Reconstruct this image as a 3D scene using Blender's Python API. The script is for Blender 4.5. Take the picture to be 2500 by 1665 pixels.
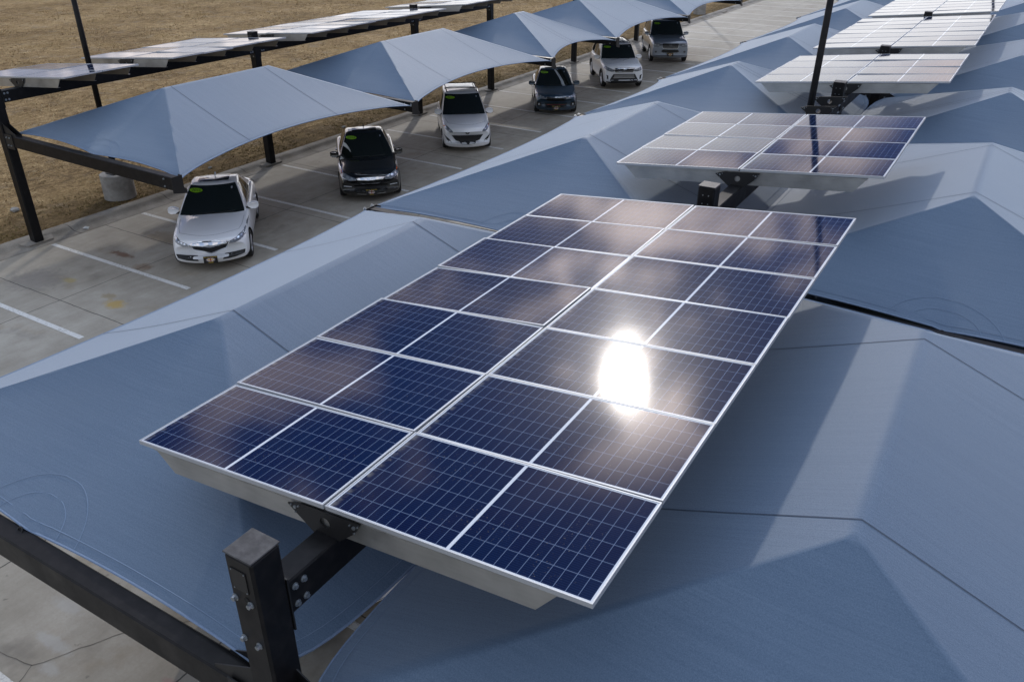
import bpy, bmesh, math, random
import numpy as np
from mathutils import Vector, Matrix
from mathutils.bvhtree import BVHTree

# ------------------------------------------------------------------ camera, sky, sun
for o in list(bpy.data.objects):
    bpy.data.objects.remove(o)
SC = bpy.context.scene
COL = SC.collection
cam_d = bpy.data.cameras.new('camera')
cam = bpy.data.objects.new('camera', cam_d)
COL.objects.link(cam)
cam.location = (20.98, -7.983, 7.998)
cam.rotation_euler = (math.radians(61.29), math.radians(0.05), math.radians(31.374))
cam_d.sensor_width = 36
cam_d.lens = 1993.97 / 2500 * 36
cam_d.clip_start = 0.1
cam_d.clip_end = 2000
SC.camera = cam

SUN_AZ = math.radians(-27.8)      # from +Y towards +X
SUN_EL = math.radians(26.6)
SUN = Vector((math.sin(SUN_AZ) * math.cos(SUN_EL), math.cos(SUN_AZ) * math.cos(SUN_EL), math.sin(SUN_EL)))
sd = bpy.data.lights.new('sun', 'SUN')
sd.energy = 0.5
sd.angle = math.radians(1.7)
sd.color = (1.0, 0.95, 0.88)
so = bpy.data.objects.new('sun', sd)
COL.objects.link(so)
so.rotation_euler = SUN.to_track_quat('Z', 'Y').to_euler()
so.location = (0, 0, 40)

world = bpy.data.worlds.new('World')
SC.world = world
world.use_nodes = True
SC.view_settings.view_transform = 'Standard'
SC.view_settings.look = 'None'
SC.view_settings.exposure = 1.04
SC.view_settings.gamma = 1.0


class NT:
    """tiny node helper"""
    def __init__(s, tree):
        s.t = tree
        s.n = tree.nodes
        s.l = tree.links

    def add(s, kind, **kw):
        nd = s.n.new(kind)
        for k, v in kw.items():
            setattr(nd, k, v)
        return nd

    def put(s, sock, v):
        if hasattr(v, 'is_output') or isinstance(v, bpy.types.NodeSocket):
            s.l.new(v, sock)
        else:
            sock.default_value = v

    def m(s, op, a, b=None, c=None, clamp=False):
        nd = s.add('ShaderNodeMath', operation=op, use_clamp=clamp)
        s.put(nd.inputs[0], a)
        if b is not None: s.put(nd.inputs[1], b)
        if c is not None: s.put(nd.inputs[2], c)
        return nd.outputs[0]

    def mix(s, f, a, b, blend='MIX'):
        nd = s.add('ShaderNodeMix', data_type='RGBA', blend_type=blend)
        s.put(nd.inputs['Factor'], f)
        s.put(nd.inputs[6], a if not isinstance(a, tuple) or len(a) == 4 else a + (1,))
        s.put(nd.inputs[7], b if not isinstance(b, tuple) or len(b) == 4 else b + (1,))
        return nd.outputs[2]

    def noise(s, vec, scale, detail=4, rough=0.55, dist=0.0):
        nd = s.add('ShaderNodeTexNoise')
        if vec is not None: s.l.new(vec, nd.inputs['Vector'])
        nd.inputs['Scale'].default_value = scale
        nd.inputs['Detail'].default_value = detail
        nd.inputs['Roughness'].default_value = rough
        nd.inputs['Distortion'].default_value = dist
        return nd.outputs[0]

    def ramp(s, f, stops):
        nd = s.add('ShaderNodeValToRGB')
        s.l.new(f, nd.inputs[0])
        el = nd.color_ramp.elements
        while len(el) < len(stops): el.new(0.5)
        for e, (p, c) in zip(el, stops):
            e.position = p
            e.color = (c if len(c) == 4 else tuple(c) + (1,)) if isinstance(c, tuple) else (c, c, c, 1)
        return nd.outputs[0]

    def maprange(s, v, a, b, c=0.0, d=1.0, smooth=False):
        nd = s.add('ShaderNodeMapRange')
        if smooth: nd.interpolation_type = 'SMOOTHSTEP'
        s.put(nd.inputs['Value'], v)
        for i, x in zip((1, 2, 3, 4), (a, b, c, d)):
            nd.inputs[i].default_value = x
        return nd.outputs[0]

    def scale(s, vec, sc):
        nd = s.add('ShaderNodeVectorMath', operation='MULTIPLY')
        s.l.new(vec, nd.inputs[0])
        nd.inputs[1].default_value = sc
        return nd.outputs[0]

    def sep(s, vec):
        nd = s.add('ShaderNodeSeparateXYZ')
        s.l.new(vec, nd.inputs[0])
        return nd.outputs


w = NT(world.node_tree)
bg = next(n for n in w.n if n.type == 'BACKGROUND')
SKY = w.add('ShaderNodeTexSky')
SKY.sky_type = 'NISHITA'
SKY.sun_disc = False
SKY.sun_elevation = SUN_EL
SKY.sun_rotation = SUN_AZ
SKY.altitude = 1500
SKY.air_density = 1.0
SKY.dust_density = 0.25
gen = w.add('ShaderNodeTexCoord').outputs['Generated']
sx = w.sep(gen)
# broken cloud deck: project the direction onto a layer so clouds shrink towards the horizon
zz = w.m('MAXIMUM', sx[2], 0.04)
inv = w.m('DIVIDE', 1.0, w.m('ADD', zz, 0.16))
cv = w.add('ShaderNodeCombineXYZ')
w.l.new(w.m('MULTIPLY', sx[0], inv), cv.inputs[0])
w.l.new(w.m('MULTIPLY', sx[1], inv), cv.inputs[1])
n1 = w.noise(cv.outputs[0], 3.1, 3, 0.5, 0.5)
n2 = w.noise(cv.outputs[0], 7.5, 2, 0.5)
n3 = w.noise(cv.outputs[0], 1.1, 3, 0.5)
dens = w.m('ADD', w.m('MULTIPLY', n1, 0.62), w.m('ADD', w.m('MULTIPLY', n2, 0.18), w.m('MULTIPLY', n3, 0.20)))
dotn = w.add('ShaderNodeVectorMath', operation='DOT_PRODUCT')
w.l.new(gen, dotn.inputs[0])
dotn.inputs[1].default_value = tuple(SUN)
ds = w.m('MAXIMUM', dotn.outputs['Value'], 0.0)
glow = w.m('POWER', ds, 80.0)            # veil lit up round the sun
glow2 = w.m('POWER', ds, 420.0)
def scl(col, f):
    v = w.add('ShaderNodeVectorMath', operation='SCALE')
    w.put(v.inputs[0], col); w.put(v.inputs['Scale'], f)
    return v.outputs[0]
# overhead: blue sky with thin bright cloud; lower down: a heavy, darker deck with lit edges
thin = w.maprange(dens, 0.40, 0.62, 0.15, 0.85, True)
upper = w.mix(thin, SKY.outputs[0], (7.8, 8.6, 9.8))
deck = w.mix(w.maprange(n3, 0.35, 0.65, 0.0, 1.0, True), (0.20, 0.42, 1.20), (0.40, 0.44, 0.78))
frontm = w.m('MULTIPLY', w.maprange(sx[2], 0.80, 0.60, 0.0, 1.0, True), w.maprange(sx[1], -0.35, 0.25, 0.35, 1.0, True))
base = w.mix(frontm, upper, deck)
patch = w.m('MULTIPLY', w.maprange(dens, 0.475, 0.60, 0.0, 1.0, True), w.maprange(sx[2], 0.60, 0.46, 0.0, 1.0, True))
patchc = scl((7.2, 6.1, 5.6), w.m('ADD', 1.0, w.m('MULTIPLY', glow, 5.0)))
skyc = w.mix(w.m('MULTIPLY', patch, w.m('ADD', 0.66, w.m('MULTIPLY', glow, 0.34))), base, patchc)
# bright bank of cloud low in the sky, reaching higher on the sun's side
qv = w.m('ADD', sx[2], w.m('MULTIPLY', w.m('MAXIMUM', w.m('ADD', sx[0], 0.42), 0.0), 0.26))
qv = w.m('ADD', qv, w.m('MULTIPLY', w.m('SUBTRACT', n1, 0.5), 0.16))
bank = w.m('MULTIPLY', w.maprange(qv, 0.255, 0.175, 0.0, 1.0, True), w.maprange(sx[1], 0.45, 0.92, 0.26, 1.0, True))
skyc = w.mix(bank, skyc, (5.3, 5.3, 5.4))
behind = w.maprange(sx[1], -0.15, 0.25, 0.55, 1.0, True)      # unseen sky at the camera's back, dimmed to deepen contrast
skyc = scl(skyc, behind)
gv = scl((1.0, 0.94, 0.88), w.m('ADD', w.m('MULTIPLY', glow, 3.6), w.m('MULTIPLY', glow2, 14.0)))
ga = w.add('ShaderNodeVectorMath', operation='ADD')
w.l.new(skyc, ga.inputs[0]); w.l.new(gv, ga.inputs[1])
w.l.new(ga.outputs[0], bg.inputs['Color'])
bg.inputs['Strength'].default_value = 0.15

# ------------------------------------------------------------------ helpers
def tag(o, label=None, cat=None, group=None, kind=None):
    if label: o['label'] = label
    if cat: o['category'] = cat
    if group: o['group'] = group
    if kind: o['kind'] = kind
    return o

def thing(name, loc=(0, 0, 0), rz=0.0, label=None, cat=None, group=None):
    o = bpy.data.objects.new(name, None)
    o.empty_display_size = 0.3
    COL.objects.link(o)
    o.location = loc
    o.rotation_euler = (0, 0, rz)
    return tag(o, label, cat, group)

def mk(name, V, F, mat=None, parent=None, smooth=False, loc=None):
    me = bpy.data.meshes.new(name)
    me.from_pydata([tuple(v) for v in V], [], [tuple(f) for f in F])
    mats = mat if isinstance(mat, (list, tuple)) else [mat]
    for m_ in mats:
        if m_: me.materials.append(m_)
    if smooth:
        me.polygons.foreach_set('use_smooth', [True] * len(me.polygons))
    me.update()
    o = bpy.data.objects.new(name, me)
    COL.objects.link(o)
    if parent: o.parent = parent
    if loc: o.location = loc
    return o

class MB:
    def __init__(s): s.v = []; s.f = []
    def add(s, V, F):
        b = len(s.v); s.v += [tuple(v) for v in V]; s.f += [tuple(i + b for i in f) for f in F]
        return s
    def box(s, x0, x1, y0, y1, z0, z1, M=None, bev=0.0):
        if bev > 0:
            b = bev
            pts = []
            for z, i in ((z0, b), (z0 + b, 0), (z1 - b, 0), (z1, b)):
                pts += [(x0 + b + i * .0, y0 + i, z), (x1 - b, y0 + i, z), (x1 - i, y0 + b, z), (x1 - i, y1 - b, z), (x1 - b, y1 - i, z), (x0 + b, y1 - i, z), (x0 + i, y1 - b, z), (x0 + i, y0 + b, z)]
            F = []
            for k in range(3):
                for j in range(8):
                    a = k * 8 + j; c = k * 8 + (j + 1) % 8
                    F.append((a, c, c + 8, a + 8))
            F.append(tuple(range(7, -1, -1))); F.append(tuple(range(24, 32)))
            V = pts
        else:
            V = [(x, y, z) for z in (z0, z1) for y in (y0, y1) for x in (x0, x1)]
            F = [(0, 2, 3, 1), (4, 5, 7, 6), (0, 1, 5, 4), (2, 6, 7, 3), (0, 4, 6, 2), (1, 3, 7, 5)]
        if M is not None: V = [M @ Vector(v) for v in V]
        return s.add(V, F)
    def cyl(s, p0, p1, r0, r1=None, n=12, cap=True):
        p0 = Vector(p0); p1 = Vector(p1); r1 = r0 if r1 is None else r1
        q = (p1 - p0).to_track_quat('Z', 'Y')
        V = []
        for p, r in ((p0, r0), (p1, r1)):
            for k in range(n):
                a = 2 * math.pi * k / n
                V.append(p + q @ Vector((r * math.cos(a), r * math.sin(a), 0)))
        F = [(k, (k + 1) % n, n + (k + 1) % n, n + k) for k in range(n)]
        if cap: F += [tuple(range(n - 1, -1, -1)), tuple(range(n, 2 * n))]
        return s.add(V, F)
    def tube(s, pts, r, n=8):
        pts = [Vector(p) for p in pts]
        for a, b in zip(pts[:-1], pts[1:]): s.cyl(a, b, r, n=n)
        return s
    def prism(s, poly, fn0, fn1):
        """poly 2D list; fn0/fn1 map (u,v)->3D for the two faces"""
        n = len(poly)
        V = [fn0(*p) for p in poly] + [fn1(*p) for p in poly]
        F = [tuple(range(n - 1, -1, -1)), tuple(range(n, 2 * n))] + [(k, (k + 1) % n, n + (k + 1) % n, n + k) for k in range(n)]
        return s.add(V, F)
    def build(s, name, mat, parent=None, smooth=False, loc=None):
        return mk(name, s.v, s.f, mat, parent, smooth, loc)

def principled(name, base=(0.5, 0.5, 0.5), rough=0.5, metal=0.0, spec=0.5, coat=0.0, coat_r=0.05, fn=None):
    m = bpy.data.materials.new(name)
    m.use_nodes = True
    t = NT(m.node_tree)
    bs = next(n for n in t.n if n.type == 'BSDF_PRINCIPLED')
    bs.inputs['Base Color'].default_value = tuple(base) + (1,)
    bs.inputs['Roughness'].default_value = rough
    bs.inputs['Metallic'].default_value = metal
    bs.inputs['Specular IOR Level'].default_value = spec
    bs.inputs['Coat Weight'].default_value = coat
    bs.inputs['Coat Roughness'].default_value = coat_r
    if fn: fn(t, bs)
    return m

def bump(t, bs, h, strength=0.3, dist=0.01):
    b = t.add('ShaderNodeBump')
    b.inputs['Strength'].default_value = strength
    b.inputs['Distance'].default_value = dist
    t.l.new(h, b.inputs['Height'])
    t.l.new(b.outputs[0], bs.inputs['Normal'])

# ------------------------------------------------------------------ materials
def f_fabric(t, bs):
    co = t.add('ShaderNodeTexCoord').outputs['Object']
    s1 = t.noise(t.scale(co, (1.2, 60.0, 1.2)), 1.0, 3, 0.6)        # threads run across the ridge
    s2 = t.noise(t.scale(co, (0.6, 9.0, 0.6)), 1.0, 4, 0.6)
    s3 = t.noise(co, 120.0, 2, 0.5)
    s4 = t.noise(co, 0.55, 3, 0.5)
    f = t.m('ADD', t.m('MULTIPLY', s1, 0.26), t.m('ADD', t.m('MULTIPLY', s2, 0.12), t.m('MULTIPLY', s3, 0.62)))
    f2 = t.maprange(f, 0.36, 0.64)
    c = t.mix(f2, (0.072, 0.122, 0.200), (0.128, 0.190, 0.280))
    c = t.mix(t.maprange(s4, 0.35, 0.65, 0.0, 0.35), c, (0.100, 0.150, 0.225))
    t.l.new(c, bs.inputs['Base Color'])
    bump(t, bs, f, 0.35, 0.006)
    bs.inputs['Sheen Weight'].default_value = 1.0
    bs.inputs['Sheen Tint'].default_value = (0.80, 0.90, 1.0, 1)
    bs.inputs['Sheen Roughness'].default_value = 0.4
    out = next(n for n in t.n if n.type == 'OUTPUT_MATERIAL')
    tr = t.add('ShaderNodeBsdfTranslucent')
    t.l.new(c, tr.inputs['Color'])
    mx = t.add('ShaderNodeMixShader')
    mx.inputs[0].default_value = 0.12
    t.l.new(bs.outputs[0], mx.inputs[1]); t.l.new(tr.outputs[0], mx.inputs[2])
    t.l.new(mx.outputs[0], out.inputs['Surface'])
M_FAB = principled('shade_fabric', rough=0.6, spec=0.4, fn=f_fabric)
M_SEAM = principled('seam_thread', (0.05, 0.07, 0.11), 0.8)
M_STITCH = principled('stitch_thread', (0.165, 0.235, 0.345), 0.8)
M_HEM = principled('hem_fabric', rough=0.7, fn=lambda t, bs: t.l.new(t.mix(t.noise(t.scale(t.add('ShaderNodeTexCoord').outputs['Object'], (30, 30, 30)), 1, 3), (0.13, 0.19, 0.30), (0.2, 0.27, 0.39)), bs.inputs['Base Color']))

def f_black(t, bs):
    co = t.add('ShaderNodeTexCoord').outputs['Object']
    n = t.noise(co, 3.0, 5, 0.6)
    t.l.new(t.maprange(n, 0.3, 0.7, 0.36, 0.52), bs.inputs['Roughness'])
    t.l.new(t.mix(t.maprange(t.noise(co, 9.0, 4), 0.45, 0.75), (0.005, 0.005, 0.006), (0.013, 0.012, 0.013)), bs.inputs['Base Color'])
M_BLK = principled('black_powdercoat', rough=0.4, spec=0.22, fn=f_black)
M_BLK2 = principled('black_plate_steel', (0.008, 0.008, 0.009), 0.5)
M_CAP = principled('dusty_black_steel', rough=0.5, fn=lambda t, bs: t.l.new(t.mix(t.maprange(t.noise(t.add('ShaderNodeTexCoord').outputs['Object'], 14, 5, 0.6), 0.4, 0.65), (0.030, 0.029, 0.031), (0.075, 0.072, 0.073)), bs.inputs['Base Color']))
def f_galv(t, bs):
    co = t.add('ShaderNodeTexCoord').outputs['Object']
    v = t.add('ShaderNodeTexVoronoi'); t.l.new(t.scale(co, (3, 30, 18)), v.inputs['Vector']); v.inputs['Scale'].default_value = 2.0
    n = t.noise(co, 2.2, 4, 0.6)
    c = t.mix(t.maprange(n, 0.35, 0.7), (0.36, 0.36, 0.35), (0.48, 0.475, 0.46))
    c = t.mix(t.m('MULTIPLY', v.outputs[0], 0.25), c, (0.60, 0.60, 0.58))
    t.l.new(c, bs.inputs['Base Color'])
    t.l.new(t.maprange(n, 0.3, 0.7, 0.34, 0.52), bs.inputs['Roughness'])
M_GALV = principled('galvanised_steel', metal=0.85, fn=f_galv)
M_BOLT = principled('zinc_bolt', (0.32, 0.35, 0.38), 0.45, 0.9)
M_ALU = principled('aluminium_frame', (0.46, 0.48, 0.51), 0.5, 0.5)
M_ALUS = principled('aluminium_side', (0.45, 0.46, 0.47), 0.45, 0.7)

def f_cell(t, bs):
    co = t.add('ShaderNodeTexCoord').outputs['Object']
    s = t.sep(co)
    oi = t.add('ShaderNodeObjectInfo')
    rnd = oi.outputs['Random']
    ax = t.m('ABSOLUTE', s[0])
    ay = t.m('ABSOLUTE', s[1])
    # 12 half cells either side of the middle gap, 6 cells across
    px = 0.0803; py = 0.1595
    fx = t.m('MULTIPLY', t.m('ABSOLUTE', t.m('SUBTRACT', t.m('FRACT', t.m('ADD', t.m('DIVIDE', t.m('SUBTRACT', ax, 0.0125), px), 0.5)), 0.5)), px)
    fy = t.m('MULTIPLY', t.m('ABSOLUTE', t.m('SUBTRACT', t.m('FRACT', t.m('ADD', t.m('DIVIDE', s[1], py), 0.5)), 0.5)), py)
    ln = t.m('MAXIMUM', t.m('LESS_THAN', fx, 0.0019), t.m('LESS_THAN', fy, 0.0019))
    gap = t.m('MAXIMUM', t.m('LESS_THAN', ax, 0.0125), t.m('MAXIMUM', t.m('GREATER_THAN', ax, 0.9761), t.m('GREATER_THAN', ay, 0.4785)))
    bus = t.m('LESS_THAN', t.m('MULTIPLY', t.m('ABSOLUTE', t.m('SUBTRACT', t.m('FRACT', t.m('DIVIDE', s[1], 0.01772)), 0.5)), 0.01772), 0.0014)
    base = t.mix(rnd, (0.0004, 0.0068, 0.042), (0.0012, 0.0052, 0.027))
    # single cells differ a little
    wn = t.add('ShaderNodeTexWhiteNoise', noise_dimensions='3D')
    cv_ = t.add('ShaderNodeCombineXYZ')
    t.l.new(t.m('FLOOR', t.m('DIVIDE', s[0], px * 2)), cv_.inputs[0])
    t.l.new(t.m('FLOOR', t.m('DIVIDE', s[1], py)), cv_.inputs[1])
    t.l.new(rnd, cv_.inputs[2])
    t.l.new(cv_.outputs[0], wn.inputs['Vector'])
    base = t.mix(t.m('MULTIPLY', wn.outputs['Value'], 0.5), base, (0.0008, 0.012, 0.050))
    c = t.mix(t.m('MULTIPLY', bus, 0.5), base, (0.015, 0.035, 0.10))
    dust = t.noise(co, 70.0, 2, 0.5)
    dm = t.noise(co, 2.3, 3, 0.5)
    d = t.m('MULTIPLY', t.maprange(dust, 0.66, 0.74), t.maprange(dm, 0.5, 0.62))
    c = t.mix(t.m('MULTIPLY', d, 0.6), c, (0.22, 0.19, 0.15))
    low_ = t.m('MULTIPLY', t.maprange(s[0], -0.976, -0.925, 1.0, 0.0), t.maprange(t.noise(t.scale(co, (6, 14, 1)), 1.0, 5, 0.7), 0.42, 0.62))
    c = t.mix(t.m('MULTIPLY', low_, 0.55), c, (0.36, 0.34, 0.30))
    c = t.mix(t.m('MULTIPLY', ln, 0.6), c, (0.24, 0.32, 0.48))
    c = t.mix(gap, c, (0.66, 0.69, 0.74))
    t.l.new(c, bs.inputs['Base Color'])
    sm = t.noise(co, 1.4, 3, 0.5)
    t.l.new(t.m('ADD', t.maprange(sm, 0.3, 0.7, 0.058, 0.075), t.m('MULTIPLY', rnd, 0.02)), bs.inputs['Roughness'])
    # film of dust: the reflection is a little warm
    bs.inputs['Specular Tint'].default_value = (1.0, 0.96, 0.93, 1)
    h = t.noise(co, 260.0, 2, 0.6)
    bump(t, bs, h, 0.012, 0.001)
    bs.inputs['IOR'].default_value = 1.36
M_CELL = principled('solar_glass', rough=0.1, spec=0.36, fn=f_cell)

def f_conc(t, bs):
    co = t.add('ShaderNodeNewGeometry').outputs['Position']
    s = t.sep(co)
    wob = t.m('MULTIPLY', t.m('SUBTRACT', t.noise(co, 3.0, 3), 0.5), 0.05)
    def lines(v, off, sp, wd):
        f = t.m('ABSOLUTE', t.m('SUBTRACT', t.m('FRACT', t.m('ADD', t.m('DIVIDE', t.m('SUBTRACT', t.m('ADD', v, wob), off), sp), 0.5)), 0.5))
        return t.m('LESS_THAN', t.m('MULTIPLY', f, sp), wd)
    j = t.m('MAXIMUM', lines(s[0], 3.70, 3.54, 0.011), lines(s[1], 0.83, 3.50, 0.011))
    a = t.noise(t.scale(co, (1, 0.5, 1)), 0.35, 5, 0.6)
    b = t.noise(co, 1.6, 6, 0.65)
    g = t.noise(co, 28.0, 4, 0.7)
    sw = t.noise(t.scale(co, (7, 0.9, 1)), 1.0, 4, 0.6)      # broom marks
    v = t.m('ADD', t.m('MULTIPLY', a, 0.45), t.m('ADD', t.m('MULTIPLY', b, 0.30), t.m('ADD', t.m('MULTIPLY', g, 0.12), t.m('MULTIPLY', sw, 0.13))))
    c = t.ramp(v, [(0.34, (0.215, 0.190, 0.148)), (0.5, (0.32, 0.288, 0.236)), (0.64, (0.44, 0.405, 0.345))])
    ye = t.maprange(t.noise(t.scale(co, (0.8, 1.1, 1)), 0.9, 4, 0.6), 0.58, 0.74)
    c = t.mix(t.m('MULTIPLY', ye, 0.35), c, (0.20, 0.13, 0.05))
    oil = t.maprange(t.noise(co, 5.5, 3, 0.5), 0.70, 0.76)
    c = t.mix(t.m('MULTIPLY', oil, 0.5), c, (0.06, 0.05, 0.04))
    wh = t.maprange(t.noise(t.scale(co, (1.3, 1.0, 1)), 0.8, 6, 0.7), 0.66, 0.74)
    c = t.mix(t.m('MULTIPLY', wh, 0.35), c, (0.40, 0.38, 0.35))
    dk = t.maprange(t.noise(co, 0.7, 4, 0.6), 0.60, 0.72)
    c = t.mix(t.m('MULTIPLY', dk, 0.45), c, (0.075, 0.066, 0.055))
    # spill marks: yellow paint and rust, in the empty stall
    def spot(x, y, rx, ry, col, k, c):
        dx = t.m('DIVIDE', t.m('SUBTRACT', s[0], x), rx); dy = t.m('DIVIDE', t.m('SUBTRACT', s[1], y), ry)
        dd = t.m('ADD', t.m('SQRT', t.m('ADD', t.m('MULTIPLY', dx, dx), t.m('MULTIPLY', dy, dy))), t.m('MULTIPLY', t.m('SUBTRACT', t.noise(co, 6.0, 5, 0.65), 0.5), 1.6))
        return t.mix(t.m('MULTIPLY', t.maprange(dd, 1.0, 0.5, 0.0, 1.0), k), c, col)
    for (x, y, rx, ry, col, k) in SPOTS:
        c = spot(x, y, rx, ry, col, k, c)
    c = t.mix(t.m('MULTIPLY', j, 0.85), c, (0.03, 0.026, 0.022))
    t.l.new(c, bs.inputs['Base Color'])
    bump(t, bs, t.m('ADD', g, t.m('MULTIPLY', j, -2.0)), 0.25, 0.01)
SPOTS = [(4.95, 1.35, 0.35, 0.22, (0.42, 0.28, 0.07), 0.8), (4.45, 1.55, 0.25, 0.15, (0.24, 0.18, 0.08), 0.6),
         (2.55, 3.25, 0.5, 0.14, (0.13, 0.05, 0.018), 0.8), (3.7, 3.0, 0.3, 0.25, (0.16, 0.08, 0.03), 0.55), (2.9, 1.6, 0.25, 0.14, (0.34, 0.26, 0.06), 0.55),
         (2.2, 1.2, 0.9, 0.7, (0.12, 0.105, 0.10), 0.4), (2.6, 4.6, 0.9, 0.4, (0.21, 0.14, 0.06), 0.5),
         (12.55, -4.95, 0.42, 0.10, (0.42, 0.41, 0.39), 0.55), (12.2, -4.5, 0.30, 0.12, (0.40, 0.39, 0.37), 0.45), (12.9, -5.2, 0.18, 0.10, (0.42, 0.41, 0.39), 0.5), (14.4, -4.6, 0.25, 0.1, (0.28, 0.10, 0.12), 0.4)]
M_CONC = principled('lot_concrete', rough=0.72, spec=0.45, fn=f_conc)
def f_kerb(t, bs):
    co = t.add('ShaderNodeNewGeometry').outputs['Position']
    s = t.sep(co)
    f = t.m('ABSOLUTE', t.m('SUBTRACT', t.m('FRACT', t.m('ADD', t.m('DIVIDE', t.m('SUBTRACT', s[1], 0.55), 3.05), 0.5)), 0.5))
    j = t.m('LESS_THAN', t.m('MULTIPLY', f, 3.05), 0.012)
    v = t.m('ADD', t.m('MULTIPLY', t.noise(co, 1.3, 5, 0.6), 0.7), t.m('MULTIPLY', t.noise(co, 30, 4, 0.7), 0.3))
    c = t.ramp(v, [(0.35, (0.16, 0.14, 0.115)), (0.62, (0.29, 0.268, 0.235))])
    dirt = t.maprange(t.noise(t.scale(co, (4, 0.8, 1)), 1.0, 4), 0.55, 0.7)
    c = t.mix(t.m('MULTIPLY', dirt, 0.5), c, (0.15, 0.11, 0.065))
    c = t.mix(t.m('MULTIPLY', j, 0.8), c, (0.04, 0.035, 0.03))
    t.l.new(c, bs.inputs['Base Color'])
    bump(t, bs, t.noise(co, 40, 4, 0.7), 0.3, 0.01)
M_KERB = principled('kerb_concrete', rough=0.85, spec=0.3, fn=f_kerb)
def f_pier(t, bs):
    co = t.add('ShaderNodeTexCoord').outputs['Object']
    v = t.noise(co, 3.0, 6, 0.65)
    t.l.new(t.ramp(v, [(0.35, (0.21, 0.195, 0.175)), (0.65, (0.34, 0.325, 0.30))]), bs.inputs['Base Color'])
    bump(t, bs, t.noise(co, 25, 4), 0.4, 0.01)
M_PIER = principled('cast_concrete', rough=0.85, fn=f_pier)
def f_paint(t, bs):
    co = t.add('ShaderNodeNewGeometry').outputs['Position']
    wv = t.maprange(t.noise(co, 22.0, 5, 0.7), 0.50, 0.62)
    wv2 = t.m('MULTIPLY', wv, t.maprange(t.noise(co, 1.1, 3), 0.42, 0.62, 0.15, 1.0))
    c = t.mix(wv2, (0.66, 0.65, 0.62), (0.24, 0.215, 0.18))
    t.l.new(c, bs.inputs['Base Color'])
M_PAINT = principled('worn_road_paint', rough=0.75, fn=f_paint)
def f_grass(t, bs):
    co = t.add('ShaderNodeNewGeometry').outputs['Position']
    s = t.sep(co)
    a = t.noise(co, 0.22, 5, 0.6)
    b = t.noise(t.scale(co, (1.4, 0.8, 1)), 2.2, 6, 0.7)
    g = t.noise(t.scale(co, (1.2, 1, 1)), 11.0, 5, 0.75)
    v = t.m('ADD', t.m('MULTIPLY', a, 0.25), t.m('ADD', t.m('MULTIPLY', b, 0.35), t.m('MULTIPLY', g, 0.40)))
    c = t.ramp(v, [(0.38, (0.085, 0.052, 0.024)), (0.46, (0.215, 0.140, 0.066)), (0.53, (0.385, 0.260, 0.125)), (0.62, (0.62, 0.46, 0.26))])
    gr = t.maprange(t.noise(co, 0.5, 4), 0.5, 0.68)
    c = t.mix(t.m('MULTIPLY', gr, 0.40), c, (0.29, 0.195, 0.075))
    br = t.maprange(t.noise(co, 0.8, 5, 0.65), 0.54, 0.68)
    c = t.mix(t.m('MULTIPLY', br, 0.5), c, (0.30, 0.24, 0.175))
    near = t.maprange(s[0], -3.2, -0.7, 0.0, 1.0, True)      # dug, damper soil along the kerb
    soil = t.mix(g, (0.060, 0.040, 0.018), (0.155, 0.105, 0.048))
    c = t.mix(t.m('MULTIPLY', near, t.maprange(b, 0.35, 0.6, 1.0, 0.55)), c, soil)
    t.l.new(c, bs.inputs['Base Color'])
    bump(t, bs, t.m('ADD', t.m('MULTIPLY', b, 0.6), g), 0.9, 0.12)
M_GRASS = principled('dry_grass_ground', rough=0.95, spec=0.1, fn=f_grass)
def f_tuft(t, bs):
    co = t.add('ShaderNodeNewGeometry').outputs['Position']
    s = t.sep(co)
    v = t.m('ADD', t.m('MULTIPLY', t.noise(co, 1.3, 5, 0.6), 0.5), t.m('MULTIPLY', t.noise(co, 14.0, 3, 0.7), 0.5))
    c = t.ramp(v, [(0.36, (0.30, 0.205, 0.105)), (0.5, (0.45, 0.33, 0.18)), (0.64, (0.62, 0.48, 0.29))])
    near = t.maprange(s[0], -3.6, -0.8, 0.0, 1.0, True)
    c = t.mix(near, c, t.mix(v, (0.13, 0.105, 0.035), (0.27, 0.195, 0.085)))
    t.l.new(c, bs.inputs['Base Color'])
M_TUFT = principled('dry_grass_blades', rough=0.9, spec=0.1, fn=f_tuft)

def carpaint(name, col, metal=0.0, rough=0.35, flake=0.0):
    def fn(t, bs):
        co = t.add('ShaderNodeTexCoord').outputs['Object']
        n = t.noise(co, 4.0, 4)
        t.l.new(t.mix(t.maprange(n, 0.3, 0.7, 0, 0.10), col, tuple(x * 0.75 for x in col)), bs.inputs['Base Color'])
    return principled(name, col, rough, metal, 0.5, 1.0, 0.03, fn)
P_WHITE = carpaint('white_car_paint', (0.86, 0.87, 0.89))
P_BLACK = carpaint('black_car_paint', (0.004, 0.004, 0.005), 0, 0.2)
P_BLUE = carpaint('slate_blue_car_paint', (0.022, 0.050, 0.085), 0.35, 0.35)
P_SILV = carpaint('silver_car_paint', (0.27, 0.30, 0.35), 0.7, 0.35)
M_GLASS = principled('tinted_glass', (0.010, 0.014, 0.013), 0.04, 0, 0.6)
M_CHROME = principled('chrome', (0.75, 0.77, 0.80), 0.10, 1.0)
M_PLAS = principled('black_plastic', (0.008, 0.008, 0.009), 0.5)
M_TYRE = principled('tyre_rubber', (0.012, 0.012, 0.012), 0.85)
M_RIM = principled('alloy_rim', (0.45, 0.46, 0.48), 0.28, 0.85)
M_WELL = principled('wheel_well', (0.006, 0.006, 0.006), 0.9)
M_LAMP = principled('lamp_lens', (0.16, 0.18, 0.21), 0.06, 0.0, 0.9, 1.0)
M_LED = principled('lamp_reflector', (0.80, 0.84, 0.90), 0.12, 0.7)
M_AMB = principled('amber_lens', (0.55, 0.10, 0.01), 0.15, 0, 0.6)
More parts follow.
